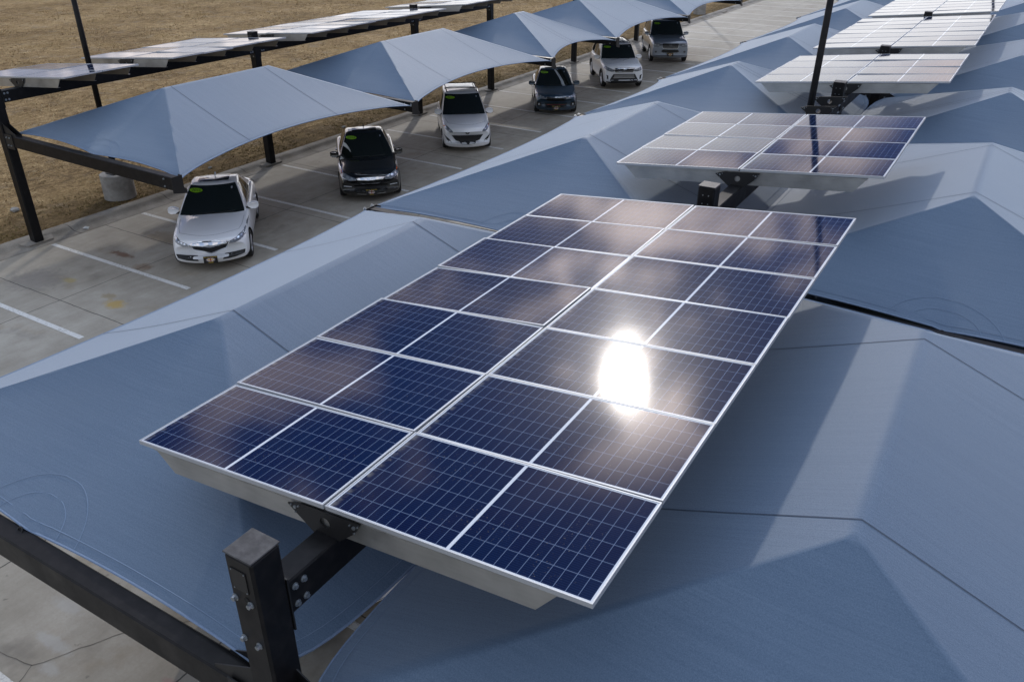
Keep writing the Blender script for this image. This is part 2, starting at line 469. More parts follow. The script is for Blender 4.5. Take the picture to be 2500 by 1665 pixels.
M_RED = principled('red_lens', (0.35, 0.01, 0.01), 0.15, 0, 0.6)
M_LIME = principled('lime_sticker', (0.24, 0.52, 0.012), 0.35)
M_INK = principled('dark_ink', (0.012, 0.03, 0.012), 0.5)
M_YEL = principled('yellow_ink', (0.62, 0.42, 0.01), 0.5)
M_PLATE = principled('black_plate_insert', (0.008, 0.008, 0.01), 0.35)
M_OVAL = principled('pale_plate_oval', (0.62, 0.52, 0.56), 0.5)
M_REDI = principled('red_ink', (0.35, 0.03, 0.02), 0.5)
M_SEAMC = principled('panel_gap', (0.03, 0.03, 0.032), 0.8)
M_GAPL = principled('shut_line', (0.09, 0.095, 0.105), 0.8)
M_CRACK = principled('crack_dirt', (0.12, 0.105, 0.088), 0.9)

# ------------------------------------------------------------------ ground
def sheet(name, x0, x1, y0, y1, z, mat, nx=1, ny=1):
    V = [(x0 + (x1 - x0) * i / nx, y0 + (y1 - y0) * j / ny, z) for j in range(ny + 1) for i in range(nx + 1)]
    F = [(j * (nx + 1) + i, j * (nx + 1) + i + 1, (j + 1) * (nx + 1) + i + 1, (j + 1) * (nx + 1) + i) for j in range(ny) for i in range(nx)]
    return mk(name, V, F, mat)
tag(sheet('concrete_lot', 0.30, 600, -80, 900, 0.0, M_CONC), kind='structure')
# field: gentle humps, reaching the horizon
rng = np.random.RandomState(3)
def hump(x, y):
    return 0.06 * math.sin(x * 0.31 + 1.0) * math.sin(y * 0.23) + 0.03 * math.sin(x * 0.9) * math.sin(y * 0.7 + 2)
def field_h(x, y):
    k = min(1.0, max(0.0, (-x - 1.2) / 6.0))
    return 0.075 + k * hump(x, y)
xs = [-0.40, -0.7, -1.1, -1.6, -2.2, -3, -4, -5, -6, -7, -8, -9, -10, -12, -14, -16, -18, -20, -23, -26, -30, -35, -40, -50, -60, -80, -120, -200, -400, -800]
ys = [-80, -40, -20] + list(range(-10, 80, 2)) + [90, 110, 150, 250, 500, 900]
V = [(x, y, field_h(x, y)) for y in ys for x in xs]
nX = len(xs)
F = [(j * nX + i + 1, j * nX + i, (j + 1) * nX + i, (j + 1) * nX + i + 1) for j in range(len(ys) - 1) for i in range(nX - 1)]
tag(mk('field', V, F, M_GRASS, smooth=True), kind='structure')
# kerb with a rolled gutter
prof = [(-0.43, -0.05), (-0.43, 0.11), (-0.40, 0.125), (-0.20, 0.125), (-0.12, 0.105), (-0.02, 0.045), (0.06, 0.018), (0.20, 0.010), (0.36, 0.006), (0.36, -0.02)]
yk = [-80] + [i * 4.0 for i in range(-5, 40)] + [900]
V = [(x, y, z) for y in yk for (x, z) in prof]
n = len(prof)
F = [(j * n + i, j * n + i + 1, (j + 1) * n + i + 1, (j + 1) * n + i) for j in range(len(yk) - 1) for i in range(n - 1)]
tag(mk('kerb', V, F, M_KERB), kind='structure')

LP = [2.61, 10.84, 19.07, 24.55, 32.78, 41.01, 49.24, 57.5]          # left row posts (y)
RP = [-5.59, 2.67, 10.82, 16.24, 24.33, 32.5, 40.7, 46.2, 54.4, 62.6]         # right row posts (y)
pads = MB()
for y in LP:
    pads.prism([(-0.40, y - 0.62), (-0.40, y + 0.62), (0.16, y + 0.34), (0.16, y - 0.34)], lambda a, b: (a, b, -0.02), lambda a, b: (a, b, 0.1275 if a < 0 else 0.055))
tag(pads.build('kerb_pad', M_KERB), kind='structure')
# stall lines
ml = MB()
rl = random.Random(5)
for k in range(-4, 36):
    y = 2.743 * k
    x0 = 0.40 + rl.uniform(-0.03, 0.05); x1 = 0.333 + 5.404 + rl.uniform(-0.06, 0.06)
    ml.add([(x0, y - 0.06, 0.005), (x1, y - 0.06, 0.005), (x1, y + 0.06, 0.005), (x0, y + 0.06, 0.005)], [(0, 1, 2, 3)])
for k in range(-4, 30):
    y = 2.743 * k - 0.1
    for x0, x1 in ((12.0, 17.3), (18.0, 23.3)):
        ml.add([(x0, y - 0.06, 0.005), (x1, y - 0.06, 0.005), (x1, y + 0.06, 0.005), (x0, y + 0.06, 0.005)], [(0, 1, 2, 3)])
tag(ml.build('parking_markings', M_PAINT), kind='structure')
# hairline cracks
def crack(pts, wd, seed):
    r = random.Random(seed); out = []
    for a, b in zip(pts[:-1], pts[1:]):
        m_ = max(2, int(math.dist(a, b) / 0.12))
        for i in range(m_):
            t_ = i / m_
            out.append((a[0] + (b[0] - a[0]) * t_ + r.uniform(-.02, .02), a[1] + (b[1] - a[1]) * t_ + r.uniform(-.02, .02)))
    out.append(pts[-1]); V = []; F = []
    for i, p in enumerate(out):
        q = out[min(i + 1, len(out) - 1)]; o_ = out[max(i - 1, 0)]
        d = Vector((q[0] - o_[0], q[1] - o_[1], 0)).normalized(); nn = Vector((-d.y, d.x, 0)) * wd * r.uniform(.4, 1)
        V += [(p[0] + nn.x, p[1] + nn.y, 0.0035), (p[0] - nn.x, p[1] - nn.y, 0.0035)]
        if i: F.append((2 * i - 2, 2 * i - 1, 2 * i + 1, 2 * i))
    return V, F
cb = MB()
for i, (pts, wd) in enumerate([([(11.9, -5.4), (12.68, -5.29), (13.17, -4.41), (13.9, -3.7)], .006), ([(12.68, -5.29), (12.95, -5.9), (13.5, -6.3)], .006),
                               ([(1.2, 14.3), (2.6, 15.2), (4.0, 15.0), (6.3, 16.0)], .008), ([(3.7, 4.3), (5.1, 5.2), (6.3, 6.0)], .007), ([(2.3, 8.3), (3.9, 8.9), (5.6, 9.9)], .007),
                               ([(3.8, 26.5), (5.0, 26.0), (6.4, 25.0)], .009), ([(16.2, -4.4), (16.0, -3.2), (16.3, -2.2)], .006), ([(2.0, 21.4), (3.2, 20.4), (4.8, 20.9)], .009), ([(15.2, -5.1), (15.9, -4.6), (16.5, -4.7)], .005)]):
    cb.add(*crack(pts, wd, i))
tag(cb.build('concrete_cracks', M_CRACK), kind='structure')

# dry grass tufts
r = np.random.RandomState(11)
def tufts(n, xa, xb, ya, yb, hmin, hmax, seed, pw=1.0):
    r = np.random.RandomState(seed)
    X = xa + (xb - xa) * r.rand(n) ** pw
    Y = ya + (yb - ya) * r.rand(n)
    keep = (np.sin(X * 1.7 + 2 * np.sin(Y * .9)) + np.sin(Y * 1.3 + X * .6) + r.randn(n) * 0.9) > -0.3
    return X[keep], Y[keep], hmin + (hmax - hmin) * r.rand(keep.sum())
VX = []; 
A_ = [tufts(30000, -0.5, -12, -4, 40, .02, .06, 1, 0.9), tufts(42000, -9, -48, 0, 75, .03, .085, 2), tufts(9000, -0.45, -2.5, -2, 70, .02, .045, 4)]
X = np.concatenate([a[0] for a in A_]); Y = np.concatenate([a[1] for a in A_]); Hh = np.concatenate([a[2] for a in A_])
nt = len(X); nb = 3
verts = np.zeros((nt * nb * 3, 3))
hz = np.array([field_h(x, y) for x, y in zip(X, Y)])
for b in range(nb):
    a = r.rand(nt) * 6.283; ww = Hh * (0.35 + 0.3 * r.rand(nt)); la = r.rand(nt) * 6.283; ll = Hh * (0.5 + 0.8 * r.rand(nt))
    ox = (r.rand(nt) - .5) * Hh; oy = (r.rand(nt) - .5) * Hh
    i0 = (np.arange(nt) * nb + b) * 3
    verts[i0] = np.stack([X + ox - np.cos(a) * ww, Y + oy - np.sin(a) * ww, hz - .01], 1)
    verts[i0 + 1] = np.stack([X + ox + np.cos(a) * ww, Y + oy + np.sin(a) * ww, hz - .01], 1)
    verts[i0 + 2] = np.stack([X + ox + np.cos(la) * ll, Y + oy + np.sin(la) * ll, hz + Hh * (0.5 + .5 * r.rand(nt))], 1)
me = bpy.data.meshes.new('dry_grass')
nf = nt * nb
me.vertices.add(nf * 3); me.vertices.foreach_set('co', verts.ravel())
me.loops.add(nf * 3); me.loops.foreach_set('vertex_index', np.arange(nf * 3, dtype=np.int32))
me.polygons.add(nf); me.polygons.foreach_set('loop_start', np.arange(0, nf * 3, 3, dtype=np.int32)); me.polygons.foreach_set('loop_total', np.full(nf, 3, dtype=np.int32))
me.materials.append(M_TUFT); me.update(calc_edges=True)
go = bpy.data.objects.new('dry_grass', me); COL.objects.link(go)
tag(go, 'dry brown grass tufts covering the field beyond the kerb', 'grass', kind='stuff')
rk = random.Random(8)
for i, (x, y, s_, lb) in enumerate([(-2.65, 3.58, .13, 'grey field rock lying in the dirt left of the first carport post'), (-1.0, 15.6, .09, 'small pale stone in the dirt strip behind the black sedan'), (-1.2, 9.3, .07, 'pale stone in the dirt behind the white sedan')]):
    bm = bmesh.new(); bmesh.ops.create_icosphere(bm, subdivisions=2, radius=s_)
    for v in bm.verts: v.co *= rk.uniform(.8, 1.15); v.co.z *= .6
    me = bpy.data.meshes.new('rock'); bm.to_mesh(me); bm.free(); me.materials.append(M_PIER)
    o = bpy.data.objects.new('rock', me); COL.objects.link(o); o.location = (x, y, .08 + s_ * .25)
    tag(o, lb, 'rock')
mb = MB(); mb.add([(-.09, -.05, 0), (.02, -.08, .02), (.1, 0, 0), (.05, .07, .035), (-.06, .06, .01), (0, 0, .06)], [(0, 1, 5), (1, 2, 5), (2, 3, 5), (3, 4, 5), (4, 0, 5)])
o = mb.build('paper_scrap', principled('paper', (.6, .6, .58), .8), loc=(0.17, 3.88, .02)); tag(o, 'crumpled white paper scrap in the kerb gutter beside the first post', 'litter')

# ------------------------------------------------------------------ posts with cantilever arms
HW = 0.12          # half width of the square post
def ribbon(pts, wd, nrm):
    V = []; F = []
    for i, p in enumerate(pts):
        d = (Vector(pts[min(i + 1, len(pts) - 1)]) - Vector(pts[max(i - 1, 0)])).normalized()
        s_ = d.cross(Vector(nrm[i]) if isinstance(nrm, list) else Vector(nrm)).normalized() * wd * .5
        V += [Vector(p) + s_, Vector(p) - s_]
        if i: F.append((2 * i - 2, 2 * i - 1, 2 * i + 1, 2 * i))
    return V, F
def hexbolt(mbx, p, d, r=0.019, L=0.022):
    p = Vector(p); d = Vector(d); r *= .82
    mbx.cyl(p, p + d * 0.005, r * 1.45, n=12); mbx.cyl(p + d * 0.005, p + d * L, r, n=6)
def make_column(zt, sides, detail):
    """square steel post, origin on the ground; sides: +1 arm towards +x, -1 towards -x"""
    t = thing('steel_post')
    za = zt - 1.35                                     # top of the arm
    b = MB(); b.box(-HW, HW, -HW, HW, 0.02, zt - 0.006, bev=0.018); b.build('shaft', M_BLK, t)
    b = MB(); b.box(-HW - .002, HW + .002, -HW - .002, HW + .002, zt - 0.006, zt + 0.006, bev=.004); b.build('cap_plate', M_CAP, t)
    for s in sides:
        # sloping cantilever arm ends in a dropped end plate
        x0 = HW * s; x1 = (6.12 if zt > 4.4 else 6.24) * s; z0 = za; z1 = za - .10
        def P(x, y, z): return (x, y, z)
        hw = 0.09; dp = .28
        V = []
        for (x, z) in ((x0, z0), (x1, z1)):
            V += [(x, -hw + .015, z), (x, hw - .015, z), (x, hw, z - .015), (x, hw, z - dp), (x, -hw, z - dp), (x, -hw, z - .015)]
        F = [tuple(range(5, -1, -1)) if s > 0 else tuple(range(6)), tuple(range(6, 12)) if s > 0 else tuple(range(11, 5, -1))]
        for k in range(6):
            a, c = k, (k + 1) % 6
            F.append((a, c, c + 6, a + 6) if s > 0 else (c, a, a + 6, c + 6))
        arm = mk('arm', V, F, M_BLK, t)
        e = MB(); e.prism([(-.14, .02), (.14, .02), (.14, -.26), (.2, -.30), (.2, -.40), (-.14, -.32)], lambda u, v: (x1 + .012 * s, u, z1 + v), lambda u, v: (x1, u, z1 + v))
        e.prism([(0, .02), (.18, .02), (.2, -.16), (.13, -.36), (0, -.30)], lambda u, v: (x1 - u * s * .55, .125, z1 + v), lambda u, v: (x1 - u * s * .55, .137, z1 + v))
        e.build('end_plate', M_BLK2, arm)
        # triangular gussets standing on the arm beside the post
        for yy in (-.07, .07):
            g = MB(); tri = [(0, .26), (0, 0), (.46, 0), (.46, .03)]
            g.prism(tri, lambda u, v: (x0 + u * s, yy - .005, z0 + v - .012 * u), lambda u, v: (x0 + u * s, yy + .005, z0 + v - .012 * u))
            g.build('gusset', M_BLK2, t)
        for yy in (-.06, .06):
            for zz_ in (-.06, -.22):
                bb = MB(); hexbolt(bb, (x1 - .3 * s, -hw if yy < 0 else hw, z1 + zz_), (0, -1 if yy < 0 else 1, 0)); 
                if yy < 0 or detail: bb.build('bolt', M_BOLT, t)
        # web plates where the arm meets the post
        pl = MB(); pl.box(min(x0, x0 + .3 * s), max(x0, x0 + .3 * s), -.105, -.093, za - .34, za + .02); pl.build('splice_plate', M_BLK2, t)
        for dx in (.08, .2):
            for dz in (-.06, -.25):
                bb = MB(); hexbolt(bb, (x0 + dx * s, -.105, za + dz), (0, -1, 0)); bb.build('bolt', M_BOLT, t)
    # face bolts
    if detail:
        for (x, z) in ((-.085, -.36), (.05, -.36), (-.085, -.72), (.05, -.72)):
            bb = MB(); hexbolt(bb, (x, -HW, zt + z), (0, -1, 0), .022, .028); bb.build('bolt', M_BOLT, t)
        b = MB(); b.box(-.075, .055, -HW - .006, -HW, zt - .27, zt - .10); hp = b.build('hand_hole_cover', M_BLK2, t)
        for x in (-.065, .045):
            for z in (-.11, -.26):
                s_ = MB(); s_.cyl((x, -HW - .006, zt + z), (x, -HW - .010, zt + z), .005, n=8); s_.build('screw', M_BOLT, hp)
        b = MB(); b.cyl((.02, -HW - .001, zt - .335), (.02, -HW - .003, zt - .335), .022, n=16); b.build('drain_hole', M_WELL, t)
    else:
        for x in (-.04, .04):
            for z in (-.12, -.24):
                bb = MB(); bb.cyl((x, -HW, zt + z), (x, -HW - .006, zt + z), .008, n=8); bb.build('bolt', M_BOLT, t)
    return t
def children(o): return [c for c in bpy.data.objects if c.parent == o]
def copy_tree(o, kids=None):
    if kids is None:
        kids = {}
        for c in bpy.data.objects:
            if c.parent: kids.setdefault(c.parent.name, []).append(c)
    def rec(a, par):
        c = a.copy(); COL.objects.link(c)
        if par is not None: c.parent = par
        for ch in kids.get(a.name, []): rec(ch, c)
        return c
    return rec(o, None)

CX = 17.65
near_words = ['nearest, with the dusty square cap', 'between the big near array and the four row array', 'behind the four row array by the tall lamp post', 'between the two pale arrays', 'between the fourth and fifth arrays', 'hidden save its far arm tip', 'farthest, arm tip at the top edge', 'eighth back, far up the row', 'ninth back, far up the row', 'tenth back, far up the row']
fg = make_column(4.5, (1, -1), True)
fg.location = (CX, RP[0], 0)
tag(fg, 'black square post of the right row, ' + near_words[0], 'steel post', 'posts of the double canopy row')
c0 = make_column(4.5, (1, -1), False)
for i, y in enumerate(RP[1:7]):
    o = c0 if i == 0 else copy_tree(c0)
    o.location = (CX, y, 0)
    tag(o, 'black post of the right row, ' + near_words[i + 1], 'steel post', 'posts of the double canopy row')
lw = ['at the left picture edge, its arm reaching the white sedan', 'between the white sedan and the black sedan', 'between the black sedan and the white minivan', 'between the white minivan and the dark blue sedan', 'between the dark blue sedan and the white SUV', 'between the white SUV and the silver SUV', 'beyond the silver SUV', 'farthest in view']
l0 = make_column(4.22, (1,), True)
for i, y in enumerate(LP[:6]):
    o = l0 if i == 0 else copy_tree(l0)
    o.location = (0, y, 0)
    tag(o, 'black kerbside carport post ' + lw[i], 'steel post', 'posts along the kerb')

# ------------------------------------------------------------------ beams with brackets
TILT = math.radians(5.63)
def bracket_plate(zc_beam_top, y, tilt=TILT, ztop=.17):
    """triangular plate across the beam (in the XZ plane), with a round hole"""
    outer = [(-.33, .20), (-.345, .165), (-.12, -.02), (.12, -.02), (.345, .165), (.33, .20)]
    N = 28; hole = [(.045 * math.cos(a), .10 + .045 * math.sin(a)) for a in [2 * math.pi * k / N for k in range(N)]]
    # outline resampled to N points so a ring of quads can join it to the hole
    per = []
    L = [math.dist(outer[i], outer[(i + 1) % len(outer)]) for i in range(len(outer))]; T = sum(L)
    def at(sv):
        sv %= T
        for i, l in enumerate(L):
            if sv <= l: a = outer[i]; b = outer[(i + 1) % len(outer)]; k = sv / l; return (a[0] + (b[0] - a[0]) * k, a[1] + (b[1] - a[1]) * k)
            sv -= l
        return outer[0]
    pts = [at(T * k / 220) for k in range(220)]
    ring = []
    for k in range(N):
        a = 2 * math.pi * k / N
        d = (math.cos(a), math.sin(a)); best = max(pts, key=lambda p: (p[0] * d[0] + (p[1] - .10) * d[1]) / (math.hypot(p[0], p[1] - .10) + 1e-6))
        ring.append(best)
    for c in outer:   # snap nearest ring point to each corner
        j = min(range(N), key=lambda i: math.dist(ring[i], c)); ring[j] = c
    V = []
    for yy in (y - .006, y + .006):
        for lst in (ring, hole):
            for (u, v) in lst:
                V.append((u, yy, zc_beam_top + v + math.sin(tilt) * u))
    F = []
    for k in range(N):
        k2 = (k + 1) % N
        F += [(k, k2, N + k2, N + k), (2 * N + k2, 2 * N + k, 3 * N + k, 3 * N + k2), (k, 2 * N + k, 2 * N + k2, k2), (N + k2, 3 * N + k2, 3 * N + k, N + k)]
    return V, F
def beam(x, y0, y1, ztop, brackets, label, group, near=False):
    t = thing('roof_beam', (x, y0, 0), 0, label, 'beam', group)
    L = y1 - y0
    b = MB(); b.box(-.10, .10, HW + .012, L - HW - .012, ztop - .28, ztop, bev=.012); b.build('beam_tube', M_BLK, t)
    for yy, d in ((HW, 1), (L - HW - .012, -1)):
        b = MB(); b.box(-.118, .118, yy, yy + .012, ztop - .40, ztop + .05); b.build('end_plate', M_BLK2, t)
        for sx_ in (1, -1):
            for dz in (-.07, -.22):
                for dy in ((.07, .15) if d > 0 else (-.06, -.14)):
                    bb = MB(); hexbolt(bb, (.10 * sx_, yy + dy, ztop + dz), (sx_, 0, 0), .022, .02); bb.build('bolt', M_BOLT, t)
    for k, yb in enumerate(brackets):
        V, F = bracket_plate(ztop, yb - y0)
        p = mk('bracket', V, F, M_BLK2, t)
        for u, v in ((-.27, .155), (.27, .155)):
            for du, dv, rr in ((0, 0, .014), (-.035, .012, .007), (.035, .018, .007), (.0, -.045, .007)):
                bb = MB(); uu = u + du; bb.cyl((uu, yb - y0 - .006, ztop + v + dv + math.sin(TILT) * uu), (uu, yb - y0 - .016, ztop + v + dv + math.sin(TILT) * uu), rr, n=8)
                if near or rr > .01: bb.build('bolt', M_BOLT, p)
    return t

# ------------------------------------------------------------------ solar arrays
def module_mesh():
    # frame: four bars butted end to end; glass: one sheet slightly below the frame's top
    fr = MB(); w2 = 1.0; h2 = .5; t_ = .011; d0 = -.035; d1 = .0
    fr.box(-w2, w2, -h2, -h2 + t_, d0, d1); fr.box(-w2, w2, h2 - t_, h2, d0, d1)
    fr.box(-w2, -w2 + t_, -h2 + t_, h2 - t_, d0, d1); fr.box(w2 - t_, w2, -h2 + t_, h2 - t_, d0, d1)
    a = fr.build('frame', M_ALU).data
    gl = MB(); gl.box(-w2 + t_, w2 - t_, -h2 + t_, h2 - t_, -.012, -.004)
    g = gl.build('solar_glass', M_CELL).data
    for o in [o for o in bpy.data.objects if o.data in (a, g)]: bpy.data.objects.remove(o)
    return a, g
MOD_F, MOD_G = module_mesh()
def purlin_mesh():
    """galvanised C channel under the modules, ends cut back at the bottom"""
    b = MB()
    xa, xb = -1.86, 1.82; d = .205
    web = [(xa, 0), (xb, 0), (xb - .19, -d), (xa + .19, -d)]
    b.prism(web, lambda u, v: (u, -.002, v), lambda u, v: (u, .002, v))
    b.prism([(xa, 0), (xb, 0), (xb, .06), (xa, .06)], lambda u, v: (u, v + .002, -.004), lambda u, v: (u, v + .002, .0))
    b.prism([(xa + .19, 0), (xb - .19, 0), (xb - .19, .06), (xa + .19, .06)], lambda u, v: (u, v + .002, -d), lambda u, v: (u, v + .002, -d + .004))
    b.prism([(xa, -.028), (xb - .0, -.028), (xb - .01, -.032), (xa + .01, -.032)], lambda u, v: (u, -.005, v), lambda u, v: (u, -.002, v))
    o = b.build('purlin', M_GALV); me = o.data; bpy.data.objects.remove(o); return me
PUR = purlin_mesh()
rt = random.Random(21)
ROWP = 1.0115
def array(x, yc, z, rows, label, group, tilt=TILT):
    t = thing('solar_array', (x, yc, z), 0, label, 'solar array', group)
    t.rotation_euler = (0, -tilt, 0)
    for j in range(rows):
        yy = (j - (rows - 1) / 2) * ROWP
        for s in (-1, 1):
            p = bpy.data.objects.new('solar_panel', MOD_F); COL.objects.link(p); p.parent = t
            p.location = (s * 1.0105, yy, rt.uniform(-.0015, .0015))
            p.rotation_euler = (math.radians(rt.gauss(0, .30)), math.radians(rt.gauss(0, .30)), 0)
            g = bpy.data.objects.new('solar_glass', MOD_G); COL.objects.link(g); g.parent = p
    for j in range(rows + 1):
        yy = (j - rows / 2) * ROWP
        p = bpy.data.objects.new('purlin', PUR); COL.objects.link(p); p.parent = t
        p.location = (-.02, yy + (.035 if j == 0 else (-.09 if j == rows else -.03)), -.042)
    return t
def bry(yc, rows):
    return [yc + (j - rows / 2) * ROWP + (.012 if j == 0 else (-.115 if j == rows else -.055)) for j in range(rows + 1)]

RT = [(-1.45, 7), (5.99, 4), (13.53, 4), (20.45, 7), (28.4, 7), (36.6, 7), (43.5, 4)]
rlab = ['large seven row blue solar array in the foreground with the bright sun glint', 'four row solar array right behind the big foreground one, crossed by a dark pole reflection', 'four row pale solar array behind the tall lamp post', 'seven row pale solar array, fourth from the front', 'pale solar array cut by the top picture edge', 'far solar array beyond the top picture edge', 'farthest solar array of the right row']
for i, (yc, nrow) in enumerate(RT[:5]):
    array(17.665, yc, 4.385, nrow, rlab[i], 'solar arrays on the right row')
rbr = {0: bry(-1.45, 7), 1: bry(5.99, 4) + [9.05, 10.05], 2: bry(13.53, 4), 3: bry(20.45, 7), 4: bry(28.4, 7), 5: bry(36.6, 7)}
for i in range(4):
    beam(CX, RP[i], RP[i + 1], 4.13, rbr[i], ['black beam holding the big foreground array', 'black beam under the second array, with two bare brackets near the lamp post', 'black beam under the pale third array', 'black beam under the fourth array of the right row', 'black beam under the fifth array of the right row', 'black beam under the sixth array of the right row'][i], 'beams of the right row', near=(i < 2))
LT = [(4.24, 2), (8.28, 4), (14.92, 7), (21.8, 4), (28.6, 7), (36.9, 7), (45.1, 7)]
llab = ['small two row solar array at the left picture edge', 'four row solar array on the left row behind the slim lamp pole', 'seven row solar array on the left row beyond the second post cap', 'four row solar array on the left row cut by the top picture edge', 'fifth solar array of the left row, beyond the top edge', 'sixth solar array of the left row, beyond the top edge']
for i, (yc, nrow) in enumerate(LT[:4]):
    array(0.0, yc, 4.105, nrow, llab[i], 'solar arrays on the left row', math.radians(4.9))
for i in range(3):
    br = {0: bry(4.24, 2) + bry(8.28, 4)}.get(i, bry(*LT[i + 1]))
    beam(0, LP[i], LP[i + 1], 3.86, br, ['black beam from the left edge post to the post behind the white sedan', 'black beam under the seven row array of the left row', 'black beam crossing the top edge of the picture above the third canopy', 'black beam beyond the top edge, fourth of the left row', 'black beam beyond the top edge, fifth of the left row'][i], 'beams of the left row')

# ------------------------------------------------------------------ fabric canopies
def lerp(a, b, t_): return a + (b - a) * t_
def canopy(xp, s, y0, y1, dz, label, group, seed, detail=True):
    """hipped shade sail. xp: post line, s: +1/-1 the way it reaches out"""
    rr = random.Random(seed)
    O = Vector((xp, y0, 0))
    def L(x, y, z): return Vector((x * s, y, z + dz))
    Ly = y1 - y0; ins = 2.4; rz = 3.86; rx = 3.12
    A = L(rx, ins, rz); B = L(rx, Ly - ins, rz)
    xi, xo = .22, 6.20
    zi, zo = 2.87, 2.69
    cy_ = .13 if dz == 0 else .10; sca = .15 if dz == 0 else .045; cq = .15 if dz == 0 else .055
    ci0 = L(xi + .02, cq, zi); co0 = L(xo, cy_, zo); ci1 = L(xi + .02, Ly - cq, zi); co1 = L(xo, Ly - cy_, zo)
    def outer(u):
        e = lerp(co0, co1, u); k = math.sin(math.pi * u) ** .75
        return e + L(-.60 * k, 0, .205 * k) - L(0, 0, 0)
    def inner(u):
        e = lerp(ci0, ci1, u)
        dist = min(u, 1 - u) * Ly
        k = 1 - math.exp(-dist / .38) if dist > 0 else 0
        tgt = .008
        if s > 0 and dz == 0: tgt = .16
        e.x = s * (abs(e.x) * (1 - k) + tgt * k); e.z += -.10 * k
        return e
    def front(u):   # scalloped hem with a ring in the middle
        e = lerp(ci0, co0, u); k = abs(math.sin(2 * math.pi * u)) ** .8
        return e + L(0, sca * k, .035 * k) - L(0, 0, 0)
    def back(u):
        e = lerp(ci1, co1, u); k = abs(math.sin(2 * math.pi * u)) ** .8
        return e + L(0, -sca * k, .035 * k) - L(0, 0, 0)
    faces = {'out': (lambda u: lerp(A, B, u), outer), 'in': (lambda u: lerp(A, B, u), inner), 'front': (lambda u: A.copy(), front), 'back': (lambda u: B.copy(), back)}
    ph = rr.random() * 6
    def surf(f, u, v):
        top, ed = faces[f]
        a = top(u); b = ed(u)
        p = lerp(a, b, v)
        sag = {'out': .03, 'in': .05, 'front': .06, 'back': .06}[f] * math.sin(math.pi * v) * math.sin(math.pi * u) ** .7
        p.z -= sag
        # faint tension folds near the corners
        cor = (1 - min(u, 1 - u) * 2) ** 3
        p.z += .006 * cor * v * v * math.sin(30 * v + 40 * u + ph)
        if f in ('front', 'back'):      # puckers fanning out from the ring
            dx_, dv_ = (u - .5) * 2.2, 1 - v; rr0 = math.hypot(dx_, dv_)
            p.z += .016 * math.exp(-rr0 / .12) * math.cos(9 * math.atan2(dv_, dx_) + ph)
        return p
    V = []; F = []
    nu, nv = 36, 16
    for f in ('out', 'in', 'front', 'back'):
        b = len(V)
        for i in range(nu + 1):
            for j in range(nv + 1):
                u = i / nu; u = .55 * u + .45 * (.5 - .5 * math.cos(math.pi * u))
                V.append(surf(f, u, (j / nv) ** 1.3))
        flip = (f in ('out', 'back')) ^ (s < 0)
        for i in range(nu):
            for j in range(nv):
                q = (b + i * (nv + 1) + j, b + i * (nv + 1) + j + 1, b + (i + 1) * (nv + 1) + j + 1, b + (i + 1) * (nv + 1) + j)
                F.append(q if flip else q[::-1])
    bm = bmesh.new()
    vs = [bm.verts.new(v) for v in V]
    for q in F:
        try: bm.faces.new([vs[k] for k in q])
        except ValueError: pass
    bmesh.ops.remove_doubles(bm, verts=bm.verts, dist=.0015)
    bmesh.ops.recalc_face_normals(bm, faces=bm.faces)
    if sum(fc.normal.z for fc in bm.faces) < 0: bmesh.ops.reverse_faces(bm, faces=bm.faces)
    for fc in bm.faces: fc.smooth = True
    me = bpy.data.meshes.new('fabric'); bm.to_mesh(me); bm.free(); me.materials.append(M_FAB)
    t = thing('fabric_canopy', O, 0, label, 'shade canopy', group)
    fb = bpy.data.objects.new('fabric', me); COL.objects.link(fb); fb.parent = t
    # cable pocket sewn along every free edge
    for f in ('out', 'front', 'back', 'in'):
        b = MB(); pts = [surf(f, .002 + .996 * k / 48, 1.0) for k in range(49)]
        ring_ = []
        for k, p in enumerate(pts):
            d = (pts[min(k + 1, 48)] - pts[max(k - 1, 0)]).normalized(); sd_ = d.cross(Vector((0, 0, 1))).normalized(); up_ = sd_.cross(d)
            b.v += [tuple(p + sd_ * .012 * math.cos(a) + up_ * .012 * math.sin(a) - Vector((0, 0, .006))) for a in [2 * math.pi * q / 6 for q in range(6)]]
            if k:
                for q in range(6): b.f.append(((k - 1) * 6 + q, (k - 1) * 6 + (q + 1) % 6, k * 6 + (q + 1) % 6, k * 6 + q))
        b.build('hem', M_HEM, t, True)
    up = Vector((0, 0, 1))
    def strip(pts, wd, lift, name, mat, par):
        pts = [p + up * lift for p in pts]
        V_, F_ = ribbon(pts, wd, (0, 0, 1))
        return mk(name, V_, F_, mat, par)
    # two cross seams
    for yy in (ins + .2, Ly - ins - .2):
        pts = []
        un = (yy - ins) / (Ly - 2 * ins)
        for f in ('in', 'out'):
            seg = []
            for j in range(0, 25):
                v = j / 24
                # stay on constant y: find u by bisection
                lo, hi = 0.0, 1.0
                for _ in range(22):
                    mid = (lo + hi) / 2
                    if surf(f, mid, v).y < yy: lo = mid
                    else: hi = mid
                seg.append(surf(f, (lo + hi) / 2, v))
            pts += seg[::-1] if f == 'in' else seg[1:]
        strip(pts, .012, .005, 'seam', M_SEAM, t)
    # hems: stitched line 8 cm inside every free edge
    for f, v in (('out', .972), ('front', .965), ('back', .965), ('in', .97)):
        pts = [surf(f, .01 + .98 * k / 60, v) for k in range(61)]
        strip(pts, .007 if detail else .012, .005, 'stitching', M_STITCH, t)
    if detail:
        # sewn reinforcement arcs at the mid ring and at the corners
        for f in ('front', 'back'):
            for R, wd in ((.12, .006), (.19, .006)):
                pts = []
                for k in range(21):
                    a = math.pi * k / 20
                    pts.append(surf(f, .5 + R * .62 * math.cos(a), 1 - R * 1.15 * math.sin(a)))
                strip(pts, wd, .005, 'stitching', M_STITCH, t)
